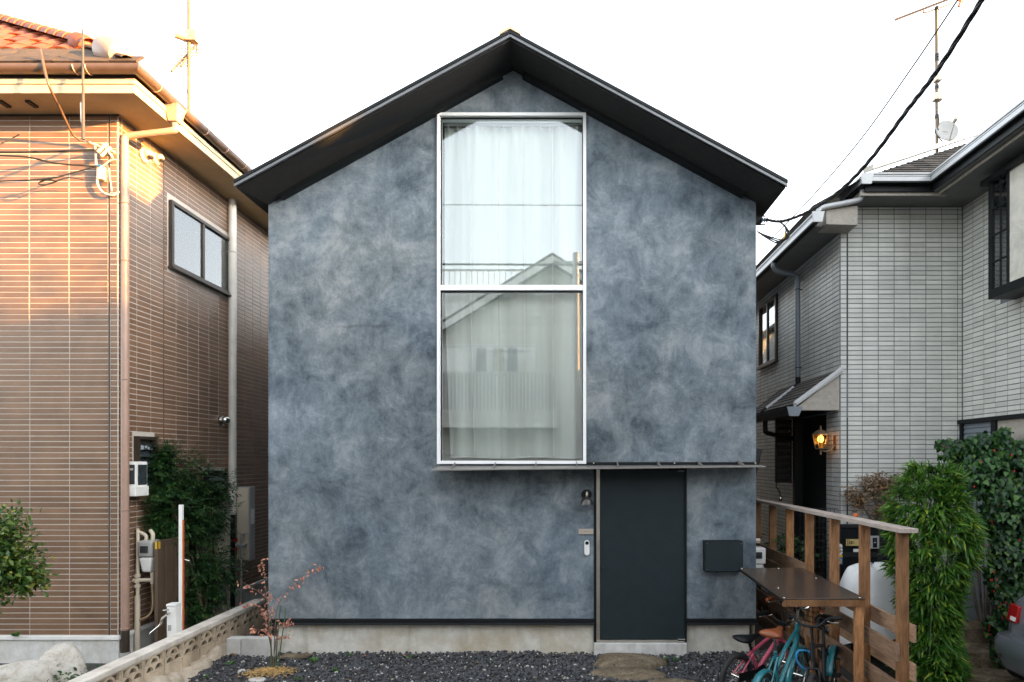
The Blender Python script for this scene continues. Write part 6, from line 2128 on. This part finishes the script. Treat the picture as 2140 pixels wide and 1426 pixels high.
    if basket:
        bk = MB()
        bc = stt + Vector((.20, 0, -.06))
        for k in range(5):
            z = -.12 + k * .05
            w = .12 + k * .010
            bk.tube([bc + Vector((-w * .8, -w, z)), bc + Vector((w * .8, -w, z)), bc + Vector((w * .8, w, z)), bc + Vector((-w * .8, w, z))], .0025, 4, closed=True)
        for k in range(7):
            f = k / 6 * 2 - 1
            for (a, b) in (((-.096, f * .12), (-.128, f * .16)), ((.096, f * .12), (.128, f * .16)), ((f * .096, -.12), (f * .128, -.16)), ((f * .096, .12), (f * .128, .16))):
                bk.tube([bc + Vector((a[0], a[1], -.12)), bc + Vector((b[0], b[1], .08))], .002, 4)
        bk.build('basket', m_wire, t)
    t.location = loc
    t.rotation_euler = (R(4), 0, ang)
    ORG[t.name] = Vector(loc)
    return t


gz_ = -.055
bicycle("child's pink bicycle with a black saddle, leftmost by the gravel", (1.93, 6.22, -.02), math.atan2(.55, .82), .225, .74, m_pink, .56, .66, m_black, m_black, bar=m_black, steps=False, flat=.15)
bicycle('teal bicycle with a tan saddle and chrome handlebar in the middle', (1.93, 5.66, gz_ + .02), math.atan2(.75, .63), .255, .88, m_teal, .80, .93, m_brownl, m_brownl, fender=m_teal, bar=m_chrome, steps=True, flat=.22, ring_lock=True, basket=True)
bicycle('black bicycle facing the street beside the timber fence', (2.33, 5.62, gz_), math.atan2(-.80, -.48), .27, .95, m_blkp, .80, .91, m_black, m_black, fender=None, bar=m_black, steps=False, flat=.19)
c = P(1682, 1378, 5.42)
o = MB().tube(bez([c + Vector(q) for q in ((-.055, 0, .075), (.03, .0, .07), (.075, 0, .0), (.06, 0, -.075), (-.0, 0, -.085), (-.06, 0, -.03), (-.075, 0, .03), (-.055, 0, .075))], 6), .009, 8).build('cable_lock', m_blue, smooth=True)
tag(o, 'blue coiled cable lock looped between the teal and black bicycles', 'lock')
f = MB()
n = 18
fc = Vector((2.56, 5.98, .215))
hd2 = Vector((-.48, -.80, 0)).normalized()
for k in range(n + 1):
    a = R(15) + R(150) * k / n
    for yy in (-.03, 0, .03):
        q = fc + hd2 * (.285 * math.cos(a)) + Vector((0, 0, .285 * math.sin(a) + (.004 if yy == 0 else 0))) + Vector((hd2.y, -hd2.x, 0)) * yy
        f.v.append(tuple(q))
for k in range(n):
    for j in range(2): f.f.append((k * 3 + j, k * 3 + j + 1, k * 3 + j + 4, k * 3 + j + 3))
bl_ = [o for o in bpy.data.objects if o.get('label', '').startswith('black bicycle')][0]
mw = Matrix.LocRotScale(bl_.location, bl_.rotation_euler, None).inverted()
me = f.mesh('fender', m_teal, smooth=True)
me.transform(mw)
o = bpy.data.objects.new('fender', me)
COL.objects.link(o)
o.parent = bl_
o.modifiers.new('solid', 'SOLIDIFY').thickness = .003


# ---------------------------------------------------------------- bamboo hedge
def bamboo():
    c = Vector((3.70, 6.35, 0))
    t = thing('bamboo_hedge', c, 'bright green column of dwarf bamboo beside the fence end', 'hedge')
    for k in range(16):
        a, r = RNG.uniform(0, 6.28), RNG.uniform(0, .25)
        b = c + Vector((r * math.cos(a), r * math.sin(a), -.05))
        MB().tube([b, b + Vector((RNG.uniform(-.1, .1), RNG.uniform(-.1, .1), 2.0))], [.008, .004], 6).build('cane', m_cane, t, smooth=40)

    def rad(z):
        if z > 1.30: r = .41 + .03 * math.sin(z * 9)
        elif z > .95: r = .26 + .15 * (z - .95) / .35
        else: r = .25 + .04 * math.sin(z * 7 + .4)
        return r * (1.0 if z < 1.72 else math.sqrt(max(.03, 1 - ((z - 1.72) / .52) ** 2)))
    pos, d, up, sz = [], [], [], []
    for k in range(760):
        z = RNG.uniform(.0, 2.2)
        a = RNG.uniform(0, 2 * math.pi)
        if RNG.random() < .55: a = RNG.uniform(math.pi, 2 * math.pi)
        rr = rad(z) * RNG.uniform(.62, 1.0)
        out = Vector((math.cos(a), math.sin(a), .1))
        if z > 1.85: out = (out * .7 + Vector((0, 0, .9))).normalized()
        s = c + Vector((math.cos(a) * rr, math.sin(a) * rr * .95, z))
        ax = (out + Vector((RNG.uniform(-.35, .35), RNG.uniform(-.35, .35), RNG.uniform(-.2, .45)))).normalized()
        for j in range(18):
            dv = (ax * RNG.uniform(.6, 1.1) + Vector((RNG.gauss(0, .42), RNG.gauss(0, .42), RNG.gauss(-.34, .34)))).normalized()
            pos.append(s + Vector((RNG.gauss(0, .014), RNG.gauss(0, .014), RNG.gauss(0, .014))))
            d.append(tuple(dv))
            up.append((RNG.uniform(-.4, .4), RNG.uniform(-.6, .1), 1))
            sz.append(RNG.choice((RNG.uniform(.07, .12), RNG.uniform(.10, .155))))
    add_leaves(t, l_bamb, pos, d, up, sz, 'lance', 300, 1.0)


bamboo()


# ---------------------------------------------------------------- flowering vine
def vine():
    c = Vector((4.75, 7.1, 0))
    t = thing('flowering_vine', c, 'dark climbing vine with small red flowers hanging over the dark shutters', 'vine')
    lob = [(2080, 990, 6.9, .38, .30), (2040, 990, 7.05, .25, .2), (2120, 1060, 6.7, .3, .36), (2090, 1080, 6.95, .24, .30), (2115, 1160, 6.7, .24, .32), (2100, 1210, 6.75, .20, .28), (2120, 1270, 6.65, .2, .24), (2095, 1310, 6.7, .18, .2),
           (2090, 1370, 6.6, .16, .14), (2135, 960, 6.7, .24, .2), (1995, 950, 7.2, .16, .10), (1975, 930, 7.3, .12, .07), (2060, 930, 7.0, .24, .14), (2025, 935, 7.1, .2, .1), (2095, 915, 6.8, .10, .12)]
    pos, d, up, sz = [], [], [], []
    st = MB()
    for (u, v, dd, rx, rz) in lob:
        e = P(u, v, dd)
        b = Vector((4.85, 7.2, .0))
        st.tube(bez([b, Vector((b.x * .4 + e.x * .6, b.y * .6 + e.y * .4, e.z * .55)), e], 6), .007, 5)
        n = int(1050 * rx * rz / .09)
        for i in range(n):
            a, q = RNG.uniform(0, 6.28), RNG.uniform(-1, 1)
            r = RNG.uniform(.5, 1.05)
            w = math.sqrt(1 - q * q)
            o = Vector((w * math.cos(a) * rx, w * math.sin(a) * rx * .7, q * rz)) * r
            p = e + o
            if p.x > WX - .09: p.x = WX - .09 - RNG.random() * .12
            pos.append(p)
            d.append((RNG.uniform(-.8, .5), RNG.uniform(-.9, -.1), RNG.uniform(-1.4, -.1)))
            up.append((RNG.uniform(-.6, .2), -1, RNG.uniform(.2, .9)))
            sz.append(RNG.uniform(.04, .072))
    # long sprays at upper left
    for a, b in (((2040, 960), (1965, 930)), ((2050, 940), (1980, 915)), ((2080, 930), (2105, 900)), ((2070, 930), (2060, 900))):
        p0, p1 = P(a[0], a[1], 7.1), P(b[0], b[1], 7.1)
        st.tube([p0, p1], .005, 5)
        for i in range(9):
            pos.append(p0.lerp(p1, RNG.random()))
            d.append((RNG.uniform(-.8, .5), RNG.uniform(-.9, -.1), RNG.uniform(-1, .3)))
            up.append((0, -1, .5))
            sz.append(RNG.uniform(.05, .075))
    st.build('stem', m_bark, t, smooth=True)
    add_leaves(t, l_vine, pos, d, up, sz, 'heart', 300, .95)
    fm = MB().lathe([(.002, .014), (.007, .009), (.009, .0), (.006, -.006)], (0, 0, 0), 'z', 8).mesh('flower', m_flower, smooth=True)
    fy = MB().lathe([(.003, -.006), (.003, -.009), (.002, -.013)], (0, 0, 0), 'z', 6).mesh('flower_centre', m_yellow, smooth=True)
    for (u, v) in [(2114, 952), (2078, 942), (2036, 1018), (2098, 1032), (2095, 1060), (2102, 1057), (2074, 1095), (2073, 1090), (2056, 1108), (2077, 1197), (2070, 1213), (2073, 1213), (2083, 1212), (2084, 1225), (2077, 1237),
                   (2092, 1263), (2102, 1261), (2087, 1271), (2095, 1292), (2068, 1310), (2067, 1318), (2070, 1327), (2086, 1345), (2093, 1360), (2120, 985), (2110, 1000), (2126, 1015), (2130, 1130), (2050, 965), (2061, 1140)]:
        p = P(u, v, 6.50 + RNG.uniform(-.06, .06) + (.12 if v < 1100 else 0))
        put('flower', fm, t, p)
        put('flower_centre', fy, t, p)


vine()


# ---------------------------------------------------------------- bronze leaved little tree, black gate panel, mesh, tarpaulin
def right_small():
    b = P(1822, 1085, 7.88)
    t = thing('dwarf_tree', (b.x, b.y, 0), 'small gnarled tree with bronze leaves in front of the grey tiles', 'tree')
    m = MB()
    tips = []
    m.tube([(b.x, b.y, -.05), P(1822, 1128, 7.87)], .024, 7)
    tr = [(1822, 1130), (1826, 1100), (1838, 1075), (1850, 1060)], [(1826, 1100), (1815, 1075), (1800, 1055), (1785, 1040)], [(1836, 1080), (1830, 1050), (1820, 1025), (1806, 1010)], [(1840, 1070), (1848, 1040), (1845, 1010)], [(1806, 1062), (1790, 1058), (1776, 1025)], [(1825, 1035), (1838, 1015), (1830, 1000)], [(1850, 1060), (1870, 1030), (1865, 1005)]
    for s in tr:
        pts = bez([P(u, v, 7.86 + RNG.uniform(-.03, .03)) for u, v in s], 5)
        m.tube(pts, [.020 * (1 - .75 * i / len(pts)) for i in range(len(pts))], 6)
        tips += pts[len(pts) // 2:]
    m.build('trunk', m_bark, t, smooth=True)
    pos = []
    for i in range(1300):
        p = RNG.choice(tips)
        pos.append(p + Vector((RNG.gauss(0, .055), RNG.uniform(-.12, .06), RNG.gauss(.02, .05))))
    add_leaves(t, l_dry, pos, [(RNG.uniform(-1, 1), RNG.uniform(-1, .4), RNG.uniform(-.6, .8)) for p in pos], [(RNG.uniform(-.5, .5), -.6, 1)] * len(pos), U(.03, .055, len(pos)), 'oval', 200)
    # reflector ball
    p = P(1788, 1078, 7.4)
    o = MB().blob(p, .034, .034, .030, 1, 0, 3).build('orange_ball', m_orange, smooth=True)
    tag(o, 'small orange ball on the mesh by the dwarf tree', 'ball')
    # black panel with plates
    yp = 7.72
    x0, x1, zt = P(1752, 0, yp).x, P(1905, 0, yp).x, P(0, 1103, yp).z
    t = thing('black_gate_panel', ((x0 + x1) / 2, yp, 0), 'black panelled gate wall with name plate behind the fence', 'gate')
    box('panel', m_black, t, x0, x1, yp, yp + .04, -.05, zt, .004)
    box('panel_cap', m_char, t, x0 - .02, x1 + .02, yp - .02, yp + .06, zt + .001, zt + .04, .003)
    for u in (1752, 1838, 1905): box('stile', m_char, t, P(u, 0, yp).x - .03, P(u, 0, yp).x + .03, yp - .012, yp - .001, -.05, zt, .002)
    for v in (1160, 1215): box('cross_rail', m_char, t, x0 + .031, x1 - .031, yp - .011, yp - .001, P(0, v, yp).z - .03, P(0, v, yp).z + .03, .002)

    def plate(name, mat, u0, u1, v0, v1, y, lab, cat, dep=.008):
        a, b2 = P(u0, v1, y), P(u1, v0, y)
        tt = thing(name, ((a.x + b2.x) / 2, y, a.z), lab, cat)
        box('plate', mat, tt, a.x, b2.x, y - dep, y, a.z, b2.z, .0015)
        return tt, a, b2
    yq = yp - .013
    tt, a, b2 = plate('house_name_plate', M('brass plate', (.62, .48, .20), .4, .2, .06), 1768, 1800, 1127, 1141, yq, 'yellow brass house name plate with a black character on the black gate', 'name plate')
    cxp, czp, y = P(1778.5, 1134, yq).x, P(0, 1134, yq).z, yq - .0085
    g = MB()
    s = .024
    g.box(cxp - s * .12, cxp + s * .12, y - .002, y, czp - s * 1.05, czp + s * 1.05)
    for zz in (-.42, .42): g.box(cxp - s, cxp + s, y - .0021, y, czp + s * zz - s * .11, czp + s * zz + s * .11)
    for xx in (-.9, .9): g.box(cxp + s * xx - s * .11, cxp + s * xx + s * .11, y - .0019, y, czp - s * .5, czp + s * .5)
    g.build('character', m_black, tt)
    g = MB()
    for xx in (1770.5, 1773.2): g.box(P(xx, 0, yq).x, P(xx + .8, 0, yq).x, y - .0015, y, a.z, b2.z)
    g.build('groove', m_black, tt)
    plate('label_strip', m_white, 1783, 1800, 1147.5, 1154, yq, 'small white label strip below the brass name plate', 'label')
    tt, a, b2 = plate('intercom', m_grey, 1817, 1835, 1120, 1146, yq, 'silver grey intercom on the black gate', 'intercom', .03)
    y = yq - .0305
    box('speaker_panel', m_black, tt, P(1821.5, 0, yq).x, P(1830.5, 0, yq).x, y - .003, y, P(0, 1144, yq).z, P(0, 1123.5, yq).z, .001)
    MB().lathe([(.010, -.004), (.014, -.002), (.014, 0)], (P(1826, 0, yq).x, y - .003, P(0, 1129, yq).z), 'y', 14).build('lens', m_carglass, tt, smooth=40)
    box('call_button', m_chrome, tt, P(1823.5, 0, yq).x, P(1828.5, 0, yq).x, y - .006, y - .0031, P(0, 1135, yq).z, P(0, 1132.5, yq).z, .001)
    # stickers on a small board at the left of the plate
    ys = 7.60
    a, b2 = P(1748, 1182, ys), P(1761, 1138, ys)
    t = thing('sticker_board', ((a.x + b2.x) / 2, ys, a.z), 'narrow board with round white and blue yellow stickers behind the fence post', 'sign')
    box('board', m_black, t, a.x, b2.x, ys, ys + .012, a.z, b2.z, .001)
    for v in (1142, 1149, 1155):
        MB().lathe([(.030, -.003), (.030, 0)], (P(1755.5, 0, ys).x, ys, P(0, v, ys).z), 'y', 18).build('round_sticker', m_white, t)
    MB().lathe([(.006, -.005), (.006, -.0031)], (P(1754.5, 0, ys).x, ys, P(0, 1155, ys).z), 'y', 10).build('red_dot', m_red, t)
    a, b2 = P(1749, 1179.5, ys), P(1760.5, 1160, ys)
    box('blue_sticker', m_blue, t, a.x, b2.x, ys - .003, ys - .0002, a.z, b2.z, 0)
    w_, h_ = b2.x - a.x, b2.z - a.z
    g = MB().box(a.x, b2.x, ys - .0045, ys - .0031, b2.z - h_ * .25, b2.z).box(a.x + w_ * .12, a.x + w_ * .8, ys - .0045, ys - .0031, a.z + h_ * .12, a.z + h_ * .28).box(a.x + w_ * .62, a.x + w_ * .8, ys - .0045, ys - .0031, a.z + h_ * .28, a.z + h_ * .55)
    g.build('yellow_print', m_yellow, t)
    MB().box(a.x + w_ * .12, a.x + w_ * .45, ys - .0044, ys - .0031, a.z + h_ * .32, a.z + h_ * .52).build('white_print', m_white, t)
    # wire mesh panel
    ym = 7.45
    a, b2 = P(1672, 1235, ym), P(1752, 1063, ym)
    t = thing('wire_mesh_panel', ((a.x + b2.x) / 2, ym, 0), 'thin black wire mesh panel standing behind the fence', 'mesh panel')
    m = MB()
    nx, nz = 11, 22
    for i in range(nx): m.tube([(a.x + (b2.x - a.x) * i / (nx - 1), ym, .0), (a.x + (b2.x - a.x) * i / (nx - 1), ym, b2.z)], .0025, 4)
    for j in range(nz): m.tube([(a.x, ym + .003, b2.z * (j + 1) / nz), (b2.x, ym + .003, b2.z * (j + 1) / nz)], .0022, 4)
    m.build('mesh', m_char, t)
    # tarpaulin covered scooter
    n1, n2 = 30, 22
    cx_, cy_ = 3.42, 7.0
    t = thing('covered_scooter', (cx_, cy_, 0), 'scooter under a white tarpaulin behind the timber fence', 'scooter')
    m = MB()
    for j in range(n2 + 1):
        for i in range(n1):
            a_ = 2 * math.pi * i / n1
            f = j / n2
            prof = .10 + .90 * (f ** .75)
            fold = 1 + .06 * math.sin(a_ * 7 + f * 3) * f + .04 * math.sin(a_ * 12 + 1) * f + .02 * math.sin(a_ * 23) * f
            x = cx_ + .48 * prof * fold * math.cos(a_)
            y = cy_ + .30 * prof * fold * math.sin(a_)
            z = 1.12 - .22 * f ** 2.2 - .95 * max(0, f - .35) ** 1.3 - .12 * max(0, -math.cos(a_)) * f + .02 * math.sin(a_ * 5)
            m.v.append((x, y, max(z, .12)))
    for j in range(n2):
        for i in range(n1):
            m.f.append((j * n1 + i, j * n1 + (i + 1) % n1, (j + 1) * n1 + (i + 1) % n1, (j + 1) * n1 + i))
    m.f.append(tuple(range(n1)))
    m.build('cover', m_tarp, t, smooth=True)
    for x in (cx_ - .35, cx_ + .38): MB().ring((x, cy_, .2), .17, .04, 'y', 24, 8).build('wheel', m_rubber, t, smooth=True)
    # steps by the wing
    for i, (y0, z) in enumerate(((6.9, .42), (6.55, .26), (6.2, .10))):
        o = box('step', m_step, None, 4.0, 5.05, y0, y0 + .37, -.1, z, .01)
        tag(o, ['top dark stone step below the vine', 'middle dark stone step below the vine', 'bottom dark stone step below the vine'][i], 'step', 'stone steps below the vine')
    # far dark shrub at the passage between the houses
    t = thing('passage_shrub', (3.05, 8.6, 0), 'dark leafy plant in the gap behind the fence posts', 'shrub')
    pos = [Vector((3.05 + RNG.gauss(0, .12), 8.5 + RNG.gauss(0, .25), RNG.uniform(.1, 1.25))) for i in range(700)]
    MB().tube([(3.05, 8.5, -.05), (3.05, 8.5, .9)], .02, 6).build('stem', m_bark, t)
    add_leaves(t, l_nand, pos, [(RNG.uniform(-1, 1), RNG.uniform(-1, .2), RNG.uniform(-.6, .6)) for p in pos], [(0, -.5, 1)] * len(pos), U(.05, .09, len(pos)), 'oval', 0)


right_small()


# ---------------------------------------------------------------- parked car, rear towards the left
def car():
    x0, L_, y0, y1 = 4.19, 4.2, 4.56, 6.20
    cy, hw = (y0 + y1) / 2, (y1 - y0) / 2
    zg = -.07
    t = thing('parked_car', (x0 + L_ / 2, cy, zg), 'silver grey car parked at the lower right edge, rear lamp showing', 'car')

    def section(sx, lev):
        return None

    def loft(levels, r=.17):
        """levels: (z, x_rear, x_front, half width), each a rounded rectangle"""
        m = MB()
        k = 7
        n = 4 * (k + 1)
        for (z, xa, xb, w) in levels:
            q = min(r, w * .9)
            for (cx_, cy_, a0) in ((xb - q, cy + w - q, 0), (xa + q, cy + w - q, 90), (xa + q, cy - w + q, 180), (xb - q, cy - w + q, 270)):
                for i in range(k + 1):
                    a = R(a0 + 90 * i / k)
                    m.v.append((cx_ + q * math.cos(a), cy_ + q * math.sin(a), z + zg))
        for j in range(len(levels) - 1):
            for i in range(n):
                m.f.append((j * n + i, j * n + (i + 1) % n, (j + 1) * n + (i + 1) % n, (j + 1) * n + i))
        m.f += [tuple(reversed(range(n))), tuple((len(levels) - 1) * n + i for i in range(n))]
        return m
    x1 = x0 + L_
    b = loft([(.42, x0 + .16, x1 - .1, hw - .06), (.50, x0 + .10, x1 - .05, hw - .02), (.72, x0 + .13, x1 - .10, hw), (.92, x0 + .16, x1 - .5, hw - .01), (1.00, x0 + .19, x1 - 1.0, hw - .05), (1.04, x0 + .22, x1 - 1.1, hw - .08)])
    b.build('body', m_car, t, smooth=35)
    bp = loft([(.30, x0 + .13, x0 + 1.0, hw - .05), (.34, x0 + .06, x0 + 1.0, hw - .02), (.50, x0 + .0, x0 + 1.0, hw + .015), (.60, x0 + .0, x0 + 1.0, hw + .02), (.655, x0 + .03, x0 + 1.0, hw + .01), (.67, x0 + .10, x0 + .95, hw - .02)])
    bp.build('bumper', m_car, t, smooth=35)
    bt = loft([(.24, x0 + .18, x0 + 1.0, hw - .08), (.28, x0 + .10, x0 + 1.0, hw - .03), (.335, x0 + .07, x0 + 1.0, hw - .025)])
    bt.build('lower_trim', m_black, t, smooth=35)
    gl = loft([(1.03, x0 + .23, x1 - 1.2, hw - .09), (1.2, x0 + .36, x1 - 1.5, hw - .13), (1.40, x0 + .62, x1 - 1.9, hw - .2)])
    gl.build('windows', m_carglass, t, smooth=35)
    loft([(1.40, x0 + .60, x1 - 1.88, hw - .19), (1.46, x0 + .72, x1 - 2.0, hw - .26)]).build('roof', m_car, t, smooth=35)
    for yy, sg in ((y1, 1), (y0, -1)):
        ya, yb, yc = yy - sg * .24, yy - sg * .07, yy + sg * .004
        lm = MB().hexa([(x0 + .105, ya, .78 + zg), (x0 + .135, yb, .78 + zg), (x0 + .40, yc, .84 + zg), (x0 + .42, ya, .84 + zg),
                        (x0 + .135, ya, .95 + zg), (x0 + .160, yb - sg * .01, .95 + zg), (x0 + .48, yc - sg * .02, .93 + zg), (x0 + .48, ya, .93 + zg)])
        lm.build('tail_light', m_red, t, bevel=.012)
        MB().hexa([(x0 + .098, ya + sg * .01, .805 + zg), (x0 + .115, ya + sg * .09, .805 + zg), (x0 + .2, ya + sg * .09, .805 + zg), (x0 + .2, ya + sg * .01, .805 + zg),
                   (x0 + .106, ya + sg * .01, .84 + zg), (x0 + .122, ya + sg * .09, .84 + zg), (x0 + .2, ya + sg * .09, .84 + zg), (x0 + .2, ya + sg * .01, .84 + zg)]).build('reversing_light', m_white, t)
        ref = MB().blob((x0 + .035, yy - sg * .16, .47 + zg), .03, .055, .018, 3, .0, 2).build('reflector', m_chrome, t, smooth=True)
    box('number_plate_recess', m_char, t, x0 + .09, x0 + .14, cy - .3, cy + .3, .72 + zg, .86 + zg, .01)
    box('chrome_strip', m_chrome, t, x0 + .105, x0 + .14, cy - .45, cy + .45, .865 + zg, .885 + zg, .004)
    MB().blob((x0 + .16, y1 - .2, .74 + zg), .012, .035, .02, 2, .1, 2).build('badge', m_chrome, t)
    for x in (x0 + .85, x1 - .8):
        for yy in (y0 + .10, y1 - .10):
            w = MB().ring((x, yy, .30 + zg), .22, .09, 'y', 28, 10).build('wheel', m_rubber, t, smooth=True)
            MB().lathe([(.17, -.05), (.19, .05)], (x, yy, .30 + zg), 'y', 20).build('hub_cap', m_chrome, w, smooth=40)


car()


# ---------------------------------------------------------------- unseen tree added so that its crown softens the evening sun
def sun_softening_tree():
    c = Vector((10.2, -.6, 0))
    t = thing('sun_softening_tree', c, 'unseen leafy tree added beyond the grey tiled house to soften the sun', 'tree')
    MB().tube(bez([c, c + Vector((.1, .05, 2.4)), c + Vector((0, .2, 4.8)), c + Vector((.05, .2, 6.6))], 6), [.16 - .007 * i for i in range(19)], 10).build('trunk', m_bark, t, smooth=True)
    pos = []
    while len(pos) < 9000:
        z = RNG.uniform(4.9, 8.3)
        if RNG.random() > min(1, max(0, (8.3 - z) / 1.9)) ** 1.5: continue
        pos.append((c.x + RNG.gauss(0, .55), RNG.uniform(-3.1, 1.85), z))
    add_leaves(t, l_shrub, pos, [(RNG.uniform(-1, 1), RNG.uniform(-1, 1), RNG.uniform(-1, .5)) for p in pos], [(RNG.uniform(-.5, .5), RNG.uniform(-.5, .5), 1)] * len(pos), U(.07, .11, len(pos)), 'oval', 0)


sun_softening_tree()
